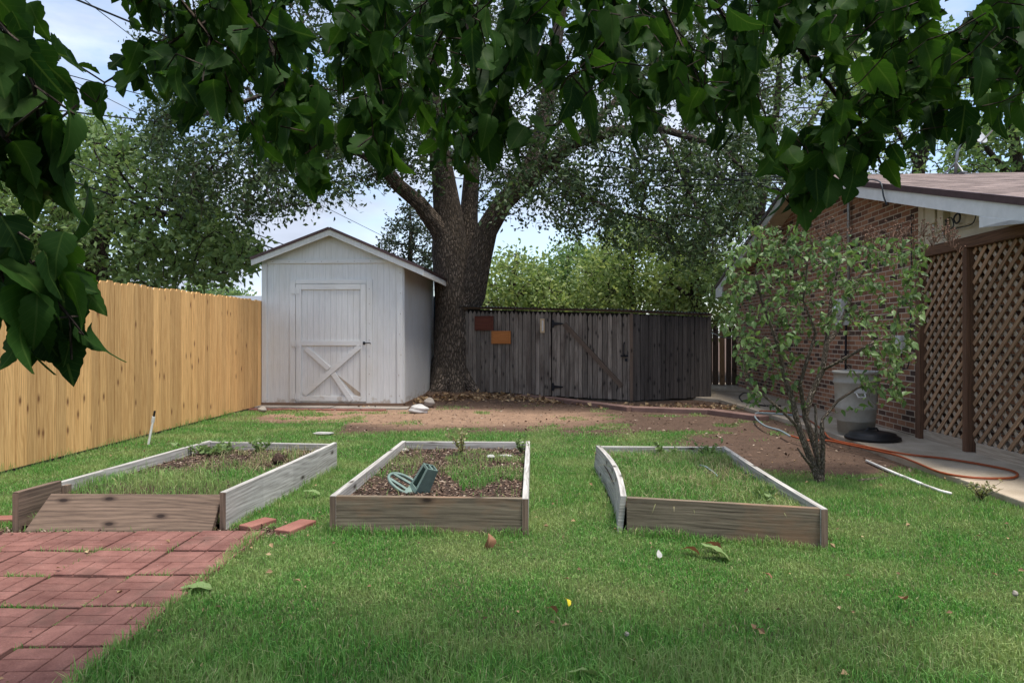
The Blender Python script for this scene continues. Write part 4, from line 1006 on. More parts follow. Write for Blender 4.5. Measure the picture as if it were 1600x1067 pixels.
for yb2 in (YE0, YE1):
    z0, z1 = ZA+.01, rz_(yb2)+.01; v = [(-.30, YA, z0), (.0, YA, z0), (.0, yb2, z1), (-.30, yb2, z1)]; mb.face(v); mb.face([(a, b, c+.02) for a, b, c in v])
mb.face([(0, -5, 2.30), (1.3, -5, 2.30), (1.3, 0, 2.30), (0, 0, 2.30)])
mb.face([(-.32, -1.74, zr0+.01), (0, -1.74, zr0+.01), (0, YE0, zr0+.01), (-.32, YE0, zr0+.01)])
mb.build('soffit', M['cream'], house)
mb = MB(Mh)
mb.prism([(YE0, 2.225), (-.12, 2.225), (-.12, rz_(-.12)+.02), (YE0, max(2.23, rz_(YE0)+.02))], lambda a, b, t: (.0+t, a, b), .04); mb.prism([(-.118, 2.10), (-.003, 2.10), (-.003, rz_(0)+.02), (-.118, rz_(-.118)+.02)], lambda a, b, t: (-.01+t, a, b), .05)
mb.board((-.012, -.12, 2.36), (-.012, -1.95, 2.36), .008, .012)
mb.build('gable_panel', M['cream'], house)
# lattice screen
ls = thing('lattice_screen', Mh @ Vector((0, -.5, 0)), 'dark stained wooden lattice screen with posts in front of the porch', 'lattice screen', rz=ha)
def post(y, w, dpt, z0=.05, z1=2.1, x=-.02):
    mb = MB(Mh); mb.box((x, y, (z0+z1)/2), (dpt, w, z1-z0)); mb.build('post', M['stain'], ls, bevel=.006)
post(-.09, .10, .09); post(-1.03, .075, .09, x=-.03); post(-2.55, .09, .1)
mb = MB(Mh); mb.box((-.025, -2.4, 2.16), (.10, 4.8, .11)); mb.build('beam', M['stain'], ls, bevel=.005)
mb = MB(Mh); mb.box((.0, -.56, .10), (.05, .83, .12)); mb.box((.0, -1.82, .10), (.05, 1.36, .12)); mb.box((.0, -3.6, .10), (.05, 2.0, .12)); mb.build('base_board', M['latticeback'], ls, bevel=.003)
def clipline(c_, y0, y1, z0, z1, sgn):
    # line z = sgn*y + c_
    pts = []
    for y in (y0, y1):
        z = sgn*y+c_
        if z0 <= z <= z1: pts.append((y, z))
    for z in (z0, z1):
        y = (z-c_)/sgn
        if y0 < y < y1: pts.append((y, z))
    return pts[:2] if len(pts) >= 2 else None
for (y0, y1) in ((-.98, -.14), (-2.5, -1.08), (-4.6, -2.6)):
    for sgn, mat, x in ((-1, 'lattice', -.012), (1, 'latticeback', .004)):
        mb = MB(Mh); k = -8
        while k < 8:
            c = clipline(k, y0, y1, .16, 2.10, sgn)
            if c and abs(c[0][0]-c[1][0]) > .02: mb.board((x, c[0][0], c[0][1]), (x, c[1][0], c[1][1]), .008, .043, (1, 0, 0))
            k += .152
        mb.build('lattice_panel', M[mat], ls)
# utilities
def onwall(px, py, off=0.0):
    r_ = (px-800)/F; Yv = 4.7; # iterate
    Y = 8.0
    for _ in range(20): X = 4.7+.059*(Y-8.13)-off; Y = X/r_
    return Vector((X, Y, H+(HY-py)/F*Y))
p = onwall(1408, 538, .04); root = thing('electrical_box', (p.x, p.y, p.z-.1), 'small pale grey electrical box on the brick wall near the lattice', 'electrical box')
mb = MB(); mb.box(p, (.075, .15, .21), (0, 0, ha)); mb.build('box_body', M['greymetal'], root, bevel=.006); mb = MB(); mb.box(p-Vector((.041, 0, 0)), (.008, .135, .19), (0, 0, ha)); mb.build('cover', M['greymetal'], root, bevel=.003)
mb = MB(); cpt = [onwall(1424, 335, .02), onwall(1424, 400, .02), onwall(1423, 480, .02), onwall(1422, 560, .02), onwall(1418, 575, .03), onwall(1411, 577, .03), onwall(1408, 568, .04), onwall(1408, 552, .05)]
mb.tube(cpt, .008, 6); o = mb.build('wall_cable', M['wire'], smooth=True, origin=tuple(cpt[-1])); tag(o, 'thin dark cable running down the brick and looping into the small electrical box', 'cable')
p = onwall(1316, 488, .06); root = thing('electric_meter', (p.x, p.y, p.z-.2), 'grey round-faced electric meter on brick wall behind the shrub', 'electric meter')
mb = MB(); mb.box(p, (.11, .24, .38), (0, 0, ha)); mb.build('meter_box', M['greymetal'], root, bevel=.008)
mb = MB(); mb.lathe([(.085, 0), (.085, .06), (.07, .09), (.02, .10)], 20, Matrix.Translation(p-Vector((.055, 0, -.03))) @ Matrix.Rotation(-math.pi/2, 4, 'Y')); mb.build('meter_dial', M['trim'], root, smooth=True)
mb = MB(); mb.tube([onwall(1326, 470, .05), onwall(1326, 312, .05), onwall(1326, 285, .05)], .022, 8); mb.build('conduit', M['metal'], root, smooth=True)
mb = MB(); mb.tube([onwall(1322, 508, .05), onwall(1321, 600, .05), onwall(1321, 640, .05)], .016, 6); mb.build('lower_conduit', M['iron'], root)
# things on cream panel
Wp = lambda y, z, off=.03: Mh @ Vector((-off, y, z))
def ypx(px, off=.04):
    Y = 7.
    for _ in range(20): Y = (4.7+.059*(Y-8.13)-off)/((px-800)/F)
    return Y-8.13
zpx = lambda px, py: H+(HY-py)/F*(ypx(px)+8.13)
for px0, px1, py0, py1, lab in ((1452, 1466, 322, 352, 'cream utility box nearest the brick corner on the porch gable panel'), (1470, 1479, 322, 362, 'narrow tan utility box second from the brick corner on the porch gable panel')):
    ya, yb2 = ypx(px0), ypx(px1); z0, z1 = zpx(px0, py1), zpx(px0, py0); c_ = Wp((ya+yb2)/2, (z0+z1)/2, .04)
    root = thing('utility_box', (c_.x, c_.y, z0), lab, 'utility box', 'utility boxes on the porch gable'); mb = MB(); mb.box(c_, (.075, abs(ya-yb2), z1-z0), (0, 0, ha)); mb.build('box_body', M['cream'], root, bevel=.006)
    mb = MB(); mb.tube([Wp((ya+yb2)/2, z0, .04), Wp((ya+yb2)/2, z0-.08, .04)], .014, 6); mb.build('conduit_stub', M['greymetal'], root)
def cable(pts, r, nm, lab, mat='wire', cat='cable'):
    q_ = []
    for i in range(len(pts)-1):
        p0, p1, p2, p3 = [Vector(pts[max(0, min(len(pts)-1, i+k))]) for k in (-1, 0, 1, 2)]
        for t in (0, .25, .5, .75): q_.append(.5*((2*p1)+(p2-p0)*t+(2*p0-5*p1+4*p2-p3)*t*t+(3*p1-p0-3*p2+p3)*t**3))
    q_.append(Vector(pts[-1])); mb = MB(); mb.tube(q_, r, 6); o = mb.build(nm, M[mat], smooth=True, origin=tuple(q_[0])); tag(o, lab, cat); return o
PW = lambda px, py: Wp(ypx(px), zpx(px, py), .05)
cable([PW(1450+a, b) for a, b in ((48, 326), (50, 332), (45, 336), (42, 343), (46, 349), (51, 345), (52, 337), (49, 333))], .010, 'cable_coil', 'coiled dark cable hanging on the cream gable panel')
cable([PW(a, b) for a, b in ((1526, 326), (1527, 335), (1524, 346), (1517, 352), (1500, 356), (1482, 362), (1476, 368))], .006, 'gable_cable', 'dark cable sagging across the cream gable panel')
cable([PW(a, b) for a, b in ((1473, 335), (1478, 342), (1480, 350), (1474, 358), (1477, 362), (1483, 356), (1480, 345), (1488, 340), (1492, 352), (1487, 358))], .006, 'tangled_cable', 'tangled dark cable below the utility boxes on the gable panel')
rk = [Mh @ Vector((-.36, y, rz_(y)+.2)) for y in (.6,)]
cable([Mh @ Vector((0, 1.6, rz_(1.6)+.2)), Mh @ Vector((-.2, .9, rz_(.9)+.2)), Mh @ Vector((-.37, .15, rz_(.15)+.2)), Mh @ Vector((-.375, .05, rz_(0)+.05)), Mh @ Vector((-.36, .0, rz_(0)-.06))], .009, 'roof_cable', 'black cable crossing the shingles and over the rake board')
# satellite dish on the roof ridge
rp = Mh @ Vector((2.0, 2.9, rz_(2.9)+.16)); root = thing('satellite_dish', rp, 'grey satellite dish on a tripod mast on the shingle roof', 'satellite dish')
mb = MB(); mb.tube([rp, rp+Vector((.03, 0, .35)), rp+Vector((.18, 0, .62))], .024, 8); mb.build('mast', M['metal'], root, smooth=True)
for dx, dy in ((-.16, .05), (.16, .0), (.02, -.16)):
    mb = MB(); mb.tube([rp+Vector((dx, dy, -.0)), rp+Vector((.01, 0, .2))], .013, 6); mb.box(rp+Vector((dx, dy, .0)), (.08, .08, .02)); mb.build('foot', M['metal'], root)
Td = Matrix.Translation(rp+Vector((.28, .10, .66))) @ Euler((R(52), 0, R(25))).to_matrix().to_4x4()
mb = MB(); mb.lathe([(.03, -.05), (.13, -.03), (.22, .0), (.28, .04), (.27, .045), (.21, .01), (.02, -.035)], 28, Td, 1.1, .95); mb.build('dish', M['dish'], root, smooth=True)
mb = MB(); e0 = Td @ Vector((0, -.25, .03)); e1 = Td @ Vector((0, -.24, .34)); mb.tube([e0, e1], .014, 6); mb.box(e1, (.08, .06, .12), (.5, 0, .3)); mb.build('feed_arm', M['greymetal'], root)
# garbage can and lid
cc = Vector((4.08, 8.35, .055)); root = thing('trash_can', cc, 'grey round plastic garbage can against the brick wall', 'trash can')
T0 = Matrix.Translation(cc)
mb = MB(); mb.lathe([(.18, 0), (.195, .02), (.205, .15), (.225, .30), (.232, .31), (.226, .33), (.24, .60), (.252, .61), (.252, .63), (.243, .65), (.246, .72), (.262, .725), (.262, .75), (.245, .755), (.238, .74), (.20, .03)], 36, T0); mb.build('can_body', M['can'], root, smooth=True)
mb = MB(); mb.tube([cc+Vector((-.11, -.235, .50)), cc+Vector((-.105, -.27, .46)), cc+Vector((-.03, -.285, .46)), cc+Vector((-.02, -.25, .50))], .010, 6); mb.box(cc+Vector((-.06, -.228, .53)), (.14, .02, .05)); mb.build('handle', M['greymetal'], root)
lc = G(1359, 690, .055); lc = Vector((3.98+.08, 7.93, .055)); root = thing('can_lid', lc, 'black round lid lying flat at the foot of the grey can', 'lid')
mb = MB(); mb.lathe([(.27, 0), (.29, .01), (.29, .035), (.275, .045), (.25, .045), (.24, .075), (.15, .095), (.03, .10)], 36, Matrix.Translation(lc)); mb.build('lid_shell', M['black'], root, smooth=True)
mb = MB(); mb.tube([lc+Vector((-.07, 0, .09)), lc+Vector((-.05, 0, .125)), lc+Vector((.05, 0, .125)), lc+Vector((.07, 0, .09))], .012, 6); mb.build('handle', M['black'], root)
# hoses
gh = lambda px, py: G(px, py, .072 if px > 1180 else .055)
cable([gh(a, b) for a, b in ((1186, 642), (1230, 644), (1262, 655), (1285, 672), (1300, 686), (1350, 697), (1412, 709), (1475, 716), (1537, 726), (1580, 735), (1590, 742), (1575, 747), (1520, 746), (1470, 738), (1430, 722), (1400, 711), (1365, 703), (1318, 693), (1290, 688), (1262, 688), (1240, 682), (1234, 680))], .0105, 'garden_hose', 'orange garden hose looped along the walkway', 'hose', 'hose')
cable([gh(a, b) for a, b in ((1234, 681), (1220, 673), (1210, 670), (1195, 665), (1182, 655), (1180, 648), (1188, 645), (1235, 648), (1262, 650))], .0125, 'garden_hose', 'grey blue hose length joined to the orange one left of the shrub', 'hosegrey', 'hose')
cable([gh(a, b) for a, b in ((1160, 628), (1155, 620), (1163, 614), (1172, 618), (1170, 628), (1180, 632), (1200, 634), (1220, 634))], .014, 'garden_hose', 'dark hose coil at the far end of the walkway', 'iron', 'hose')
cable([Vector((V2(1112, 13.6).x, 13.6, 1.28)), Vector((V2(1135, 15).x, 15, 1.18)), Vector((V2(1166, 15.8).x, 15.8, 1.22))], .012, 'drooping_line', 'grey line sagging between picket shed and house corner', 'hosegrey', 'line')

# ------------------------------------------------------------ neighbours
for (x0, x1, y0, zw, zt_, lab, mt) in ((-15.5, -9.8, 29, 2.2, 2.95, 'low grey roofed neighbour house beyond the left fence', 'slate'), (-1.9, -.4, 27, 2.1, 2.5, 'small pale roofed outbuilding beyond the picket shed', 'dish')):
    root = thing('neighbour_house', ((x0+x1)/2, y0, 0), lab, 'house')
    mb = MB(); mb.box(((x0+x1)/2, y0+2, zw/2), (x1-x0-.4, 4, zw)); mb.build('wall', M['cream'], root)
    mb = MB(); mb.prism([(y0-.4, zw), (y0+4.4, zw), (y0+2.6, zt_), (y0+1.4, zt_)], lambda a, b, t: (x0+t, a, b), x1-x0); mb.build('roof', M[mt], root)

# ------------------------------------------------------------ power lines
def wire(a, b, sag, r, lab):
    pts = [a.lerp(b, t)-Vector((0, 0, sag*4*t*(1-t))) for t in np.linspace(0, 1, 13)]; mb = MB(); mb.tube(pts, r, 5); o = mb.build('power_line', M['wire'], origin=tuple(a)); tag(o, lab, 'power line', 'overhead lines')
wire(P(-150, 190, 11), P(470, 402, 17.5), .05, .018, 'thick overhead line running from the left down behind the shed roof')
wire(P(-150, 150, 11), P(560, 425, 18), .05, .011, 'thin overhead line just above the thick one behind the shed')
wire(P(60, -25, 10), P(900, 300, 24), .15, .016, 'steep overhead line entering at the top left corner')
wire(P(80, -40, 13), P(560, 330, 30), .0, .009, 'fine overhead line descending steeply at the top left')
wire(P(-100, 20, 20), P(620, 380, 34), .0, .012, 'fine overhead line crossing blue sky at upper left')
wire(P(-100, 150, 11), P(700, 235, 19), .05, .013, 'nearly level overhead line across the left treetops')
wire(P(-100, 60, 12), P(640, 250, 24), .1, .010, 'level fine overhead line above the left tree')
he = Mh @ Vector((-.3, 3.4, 3.86))
for k, (px, py, lab) in enumerate(((620, 225, 'uppermost service line from the oak to the house peak'), (560, 205, 'second service line reaching the house peak'), (540, 230, 'third service line reaching the house peak'), (520, 250, 'lowest service line reaching the house peak'))):
    wire(P(px, py, 19), he+Vector((0, .1*k, .0-.02*k)), .15+.05*k, .012, lab)
wire(P(700, 165, 15), P(1260, 305, 12), .1, .018, 'bright thick service cable passing across the oak crown')
root = thing('weatherhead', he, 'dark service mast head at the peak of the brick gable', 'service mast')
mb = MB(); mb.tube([he+Vector((-.02, 0, -.5)), he+Vector((-.02, 0, .05)), he+Vector((-.1, 0, .1))], .03, 8); mb.build('mast_pipe', M['iron'], root, smooth=True)

# ------------------------------------------------------------ trees
TB = [big_leaf(0, bend=.3), big_leaf(0, ratio=.66, bend=.6), big_leaf(.2, ratio=.58, bend=.15), big_leaf(.9, ratio=.72, bend=.45), big_leaf(0, ratio=.5, bend=-.25), big_leaf(1.1, ratio=.75), big_leaf(.6, ratio=.68), big_leaf(0, ratio=.52, bend=.5), big_leaf(0, ratio=.6, bend=-.1)]
def add_foliage(root, pos, dr, sc, mat, name='crown', tmpls=None, roll=None):
    if tmpls is None:
        X, Yv, Z = axes(dr, roll); V, Fx, _ = stamp(T_S, F_S, pos, X, Yv, Z, sc); return npmesh(name, V, Fx, mat, root, smooth=False)
    Vs, Fs, Us, off = [], [], [], 0; sel = rng.integers(0, len(tmpls), len(pos)); X, Yv, Z = axes(dr, roll)
    for k, (T, Fx, Uv) in enumerate(tmpls):
        m = sel == k; V, Fo, u = stamp(T, Fx, pos[m], X[m], Yv[m], Z[m], sc[m], Uv); Vs.append(V); Fs += [f+off for f in Fo]; Us.append(u); off += len(V)
    return npmesh(name, np.vstack(Vs), [np.vstack(Fs)], mat, root, uv=np.vstack(Us), smooth=True)
def outline_pts(n, outline, pmin, Yr, bias=1.0, ftop=None):
    ox, oy = zip(*outline); out = []
    while len(out) < n:
        m = n*2; px = rng.uniform(ox[0], ox[-1], m); lo = np.interp(px, ox, oy); hi = pmin if ftop is None else np.interp(px, *zip(*ftop))
        py = hi+(lo-hi)*rng.random(m)**bias; Y = rng.uniform(Yr[0], Yr[1], m); ok = lo > hi
        for a, b, c in zip(px[ok], py[ok], Y[ok]): out.append(P(a, b, c)[:])
    return np.array(out[:n])
# --- the great oak
def pp(px, py, Y, rpx): v = P(px, py, Y); return (v.x, v.y, v.z, rpx/F*Y)
paths = [
 [pp(712, 640, 14.75, 48), pp(712, 560, 14.75, 37), pp(713, 480, 14.75, 36), pp(708, 430, 14.75, 34), pp(702, 390, 14.75, 31), pp(700, 340, 14.7, 25), pp(692, 270, 14.5, 19), pp(680, 190, 14.2, 16), pp(668, 100, 13.8, 13), pp(655, 0, 13.5, 10), pp(640, -120, 13.4, 6)],
 [pp(702, 390, 14.75, 20), pp(684, 356, 14.5, 16), pp(655, 318, 14.2, 13), pp(622, 290, 13.9, 12), pp(600, 262, 13.7, 11), pp(590, 200, 13.5, 10), pp(582, 120, 13.2, 8), pp(560, 20, 13.0, 6)],
 [pp(600, 262, 13.7, 6), pp(560, 240, 13.2, 5), pp(500, 232, 12.8, 4.5), pp(430, 235, 12.5, 3.5), pp(350, 240, 12.3, 2.5)],
 [pp(590, 200, 13.5, 6), pp(520, 160, 13, 5), pp(430, 140, 12.5, 4), pp(330, 180, 12.2, 3)],
 [pp(716, 440, 14.9, 24), pp(730, 390, 15.0, 19), pp(733, 330, 15.1, 15), pp(738, 250, 15.3, 13), pp(745, 150, 15.6, 11), pp(750, 40, 15.9, 8), pp(755, -100, 16, 5)],
 [pp(722, 520, 14.8, 26), pp(738, 460, 14.6, 22), pp(748, 410, 14.5, 20), pp(760, 360, 14.4, 19), pp(785, 318, 14.3, 17), pp(822, 282, 14.1, 16), pp(858, 252, 13.9, 14), pp(900, 222, 13.7, 11), pp(960, 205, 13.5, 9), pp(1030, 200, 13.2, 7), pp(1110, 225, 13.0, 4), pp(1160, 260, 12.9, 2.5)],
 [pp(822, 282, 14.1, 13), pp(842, 225, 14.4, 13), pp(856, 150, 14.8, 12), pp(868, 70, 15.2, 11), pp(885, -30, 15.5, 8), pp(900, -150, 15.7, 5)],
 [pp(900, 222, 13.7, 6), pp(950, 170, 14.2, 6), pp(1010, 110, 14.6, 5), pp(1080, 40, 15, 3.5)],
 [pp(858, 252, 13.9, 5), pp(900, 300, 13.4, 4), pp(960, 330, 13.0, 3), pp(1040, 350, 12.8, 2)],
 [pp(1030, 200, 13.2, 4), pp(1060, 260, 13.0, 3.5), pp(1090, 330, 12.9, 2.5)],
]
oak = thing('oak_tree', (P(712, 612, 14.75).x, 14.75, 0), 'great spreading live oak with thick forked trunk behind the shed', 'tree')
paths = [[(a, b, c, d_*.92) for a, b, c, d_ in q] for q in paths]; nodes, par, fx = skel_paths(paths); nbase = len(nodes)
ol = [(215, 250), (260, 330), (330, 300), (400, 360), (460, 320), (520, 320), (600, 300), (700, 270), (800, 300), (860, 350), (900, 385), (960, 360), (1010, 385), (1070, 420), (1120, 400), (1170, 330), (1230, 300)]
A1 = outline_pts(3300, ol, -260, (11.2, 18.2), .75)
A1b = outline_pts(900, [(230, 250), (300, 330), (400, 360), (480, 330), (560, 300)], 130, (10.8, 14.5), .7)
A1c = outline_pts(1000, [(800, 300), (870, 350), (930, 385), (1010, 390), (1080, 420), (1150, 380), (1190, 320)], 200, (11.2, 15), .7)
A = np.vstack([A1, A1b, A1c, outline_pts(420, [(760, 340), (830, 330), (900, 300), (1050, 300)], 60, (11.2, 13.6), .8), outline_pts(160, [(520, 280), (600, 310), (680, 300)], 60, (11.2, 13.6), .8)])
N, Pn = grow(nodes, par, A, .22, 5.0, .30, 90, .04, .22, grow_from=25); r = radii(N, Pn, .006, 2.5, fx)
mb = MB(); skeleton_mesh(mb, N[:nbase], Pn[:nbase], r[:nbase]); mb2 = MB()
for a in ((-1, .1), (-.55, -.6), (.1, -.8), (.7, -.65), (1, .0), (-.8, .5)):
    c0 = P(712, 545, 14.75); c0.z = .75; e_ = Vector((c0.x+a[0]*.68, 14.75+a[1]*.68, .02)); m_ = Vector((c0.x+a[0]*.44, 14.75+a[1]*.44, .28)); mb.tube([Vector((c0.x+a[0]*.22, 14.75+a[1]*.22, 1.0)), m_, e_, e_+Vector((a[0]*.3, a[1]*.3, -.12))], [.16, .21, .16, .06], 10, wob=.05)
mb.build('trunk', M['oakbark'], oak, smooth=True)
Pn2 = Pn.copy(); keep = np.arange(len(N)) >= nbase
mb = MB(); Pt = Pn.copy(); Pt[:nbase] = -2
# twigs: chains starting at base nodes
def twig_mesh(mb, N, Pn, r, nb):
    ch = {}
    for i in range(nb, len(Pn)): ch.setdefault(int(Pn[i]), []).append(i)
    stack = [(q, p) for p in list(ch) if p < nb for q in ch[p]]
    while stack:
        i, p = stack.pop(); chain = [p, i]
        while ch.get(i):
            c = sorted(ch[i], key=lambda q: -r[q]); stack += [(q, i) for q in c[1:]]; i = c[0]; chain.append(i)
        rr = [float(r[q]) for q in chain]; rr[0] = min(rr[0], rr[1]*1.2); m = max(rr)
        mb.tube([N[q] for q in chain], rr, 6 if m > .04 else 4 if m > .015 else 3, cap=False)
twig_mesh(mb, N, Pn, r, nbase); mb.build('branches', M['bark'], oak, smooth=True)
# bare hanging twigs
mb = MB(); tips = rng.choice(np.arange(nbase, len(N)), 2600)
for i in tips:
    p = Vector(N[i]); q_ = [p]; dd_ = Vector((U(-1, 1), U(-1, 1), U(-1.6, .1))).normalized()
    for k in range(3): dd_ = (dd_+Vector((U(-.5, .5), U(-.5, .5), U(-.4, .1)))).normalized(); p = p+dd_*.13; q_.append(p)
    mb.tube(q_, [.006, .005, .004, .0025], 3, cap=False)
mb.build('twigs', M['bark'], oak)
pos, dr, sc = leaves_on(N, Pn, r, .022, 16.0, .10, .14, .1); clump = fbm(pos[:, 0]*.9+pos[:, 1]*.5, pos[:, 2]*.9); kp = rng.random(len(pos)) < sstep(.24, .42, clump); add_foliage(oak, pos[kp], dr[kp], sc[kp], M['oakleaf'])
print('oak', len(N), kp.sum())

# --- generic background trees
def bgtree(name, base, limbs, ol, pmin, Yr, na, step, kill, nleaf, lsize, mat, lab, ftop=None, tipr=.01, thin=(.0, .0), barkm='bark', bias=1.0, spread=.14, cat='tree'):
    root = thing(name, (base[0], base[1], 0), lab, cat)
    paths = [[(base[0], base[1], -.1, base[2]), (base[0]+.1, base[1], 1.6, base[2]*.85), *limbs[0]]]+[l for l in limbs[1:]]
    nodes, par, fx = skel_paths(paths); nb = len(nodes)
    A = outline_pts(na, ol, pmin, Yr, bias, ftop)
    N, Pn = grow(nodes, par, A, step, 9.0, kill, 80, -.02, .2, grow_from=max(0, int(1.6/.35))); r = radii(N, Pn, tipr, 2.5, fx)
    mb = MB(); skeleton_mesh(mb, N[:nb], Pn[:nb], r[:nb]); mb.build('trunk', M[barkm], root, smooth=True)
    mb = MB(); twig_mesh(mb, N, Pn, r, nb); mb.build('branches', M[barkm], root, smooth=True)
    pos, dr, sc = leaves_on(N, Pn, r, tipr*3.5, nleaf, lsize, spread, .1)
    if thin[1]: cl = fbm(pos[:, 0]*.8+pos[:, 1]*.4, pos[:, 2]*.8); kp = rng.random(len(pos)) < sstep(thin[0], thin[1], cl); pos, dr, sc = pos[kp], dr[kp], sc[kp]
    add_foliage(root, pos, dr, sc, mat); print(name, len(N), len(pos)); return root
def L(*a): return [pp(*q) for q in a]
b = V2(150, 15.5)
bgtree('leafy_tree', (b.x, 15.5, .28), [L((150, 400, 15.5, 16), (165, 330, 15.6, 11), (185, 260, 15.8, 7), (190, 210, 16, 3)), L((150, 400, 15.5, 10), (100, 340, 15.4, 8), (40, 300, 15.2, 5)), L((160, 360, 15.5, 9), (230, 330, 15.2, 6), (300, 340, 15, 4)), L((155, 400, 15.5, 9), (110, 350, 16.5, 7), (90, 250, 17, 4))],
  [(-120, 470), (60, 470), (200, 470), (300, 450), (350, 440), (400, 420), (415, 400)], 200, (13, 18), 2600, .24, .28, 13, .15, M['leafA'], 'large leafy green tree rising behind the left fence', ftop=[(-120, 230), (40, 215), (100, 190), (150, 170), (200, 205), (235, 260), (290, 290), (350, 335), (415, 395)], thin=(.1, .3), spread=.14)
b = V2(640, 20)
bgtree('small_evergreen', (b.x, 20, .12), [L((640, 430, 20, 5), (642, 360, 20, 3), (640, 325, 20, 1))], [(590, 400), (610, 440), (680, 450), (700, 400)], 300, (19, 21.5), 420, .2, .22, 13, .10, M['leafD'], 'small dark evergreen showing between shed roof and oak trunk', ftop=[(590, 380), (610, 340), (640, 312), (670, 330), (700, 370)], spread=.10)
spec = [(800, 24, 'leafB', 'pale yellow green tree right beside the oak trunk beyond the picket shed', [(735, 500), (900, 500)], [(735, 440), (770, 400), (810, 395), (850, 420), (900, 470)], (22, 26)),
        (880, 26, 'leafC', 'rounded mid green tree beyond the middle of the picket shed', [(800, 500), (990, 500)], [(800, 470), (830, 420), (870, 395), (900, 378), (940, 385), (990, 440)], (24, 29)),
        (983, 23, 'leafB', 'tall yellow green tree behind the picket shed latch', [(900, 500), (1090, 500)], [(900, 440), (930, 380), (960, 340), (1010, 330), (1060, 360), (1090, 400)], (21, 26)),
        (1085, 21, 'leafB', 'light green tree behind the dark end of the picket shed', [(1020, 500), (1160, 510)], [(1020, 440), (1050, 410), (1090, 380), (1130, 390), (1160, 430)], (20, 24))]
for px, Y, mt, lab, ol_, ft, yr in spec:
    b = V2(px, Y); bgtree('leafy_tree', (b.x, Y, .2), [L((px, 450, Y, 7), (px+4, 420, Y, 4), (px+8, 395, Y, 2)), L((px, 460, Y, 4), (px-40, 440, Y, 3)), L((px, 460, Y, 4), (px+40, 435, Y, 3))], ol_, 380, yr, 1100, .32, .38, 18, .17, M[mt], lab, ftop=ft, thin=(.22, .38), spread=.26)
b = V2(1190, 19)
bgtree('tall_tree', (b.x, 19, .3), [L((1190, 420, 19, 12), (1185, 330, 19, 10), (1200, 250, 19, 8), (1215, 160, 19, 5), (1220, 60, 19, 3)), L((1188, 330, 19, 6), (1150, 250, 18.6, 5), (1110, 170, 18.3, 3)), L((1200, 260, 19, 6), (1250, 220, 19.5, 4), (1290, 150, 20, 3))],
  [(1060, 380), (1100, 470), (1170, 470), (1230, 400), (1290, 330), (1360, 300)], 30, (17.3, 21), 2900, .27, .31, 14, .14, M['leafA'], 'tall airy grey green tree behind the brick gable peak', ftop=[(1060, 250), (1100, 120), (1180, 20), (1260, 0), (1360, 60)], thin=(.34, .55), spread=.12)
b = V2(1440, 24)
bgtree('tall_tree', (b.x, 24, .3), [L((1430, 330, 24, 12), (1436, 260, 24, 9), (1460, 180, 24, 6), (1470, 90, 24, 3)), L((1436, 260, 24, 5), (1400, 200, 24, 4))],
  [(1290, 320), (1400, 330), (1480, 330), (1560, 330)], 60, (22, 26.5), 1500, .32, .4, 12, .18, M['leafC'], 'open crowned tree above the middle of the shingle roof', ftop=[(1290, 160), (1350, 80), (1420, 40), (1500, 30), (1560, 110)], thin=(.32, .52), spread=.16)
b = V2(1600, 22)
bgtree('tall_tree', (b.x, 22, .3), [L((1600, 330, 22, 12), (1590, 260, 22, 9), (1580, 180, 22, 5)), L((1600, 300, 22, 6), (1660, 220, 22, 4)), L((1600, 300, 22, 6), (1540, 230, 22, 4))],
  [(1470, 320), (1560, 330), (1750, 330)], 60, (20.5, 24), 1500, .32, .4, 14, .18, M['leafC'], 'dense green tree above the right end of the shingle roof', ftop=[(1470, 240), (1520, 170), (1580, 120), (1680, 100), (1750, 160)], thin=(.2, .4), spread=.16)
b = V2(330, 34)
bgtree('distant_tree', (b.x, 34, .2), [L((330, 470, 34, 4), (330, 452, 34, 2))], [(270, 470), (395, 475)], 440, (32, 36), 260, .35, .4, 10, .25, M['leafC'], 'low distant tree top over the left fence near the shed', ftop=[(270, 455), (300, 446), (340, 442), (395, 462)], spread=.2)

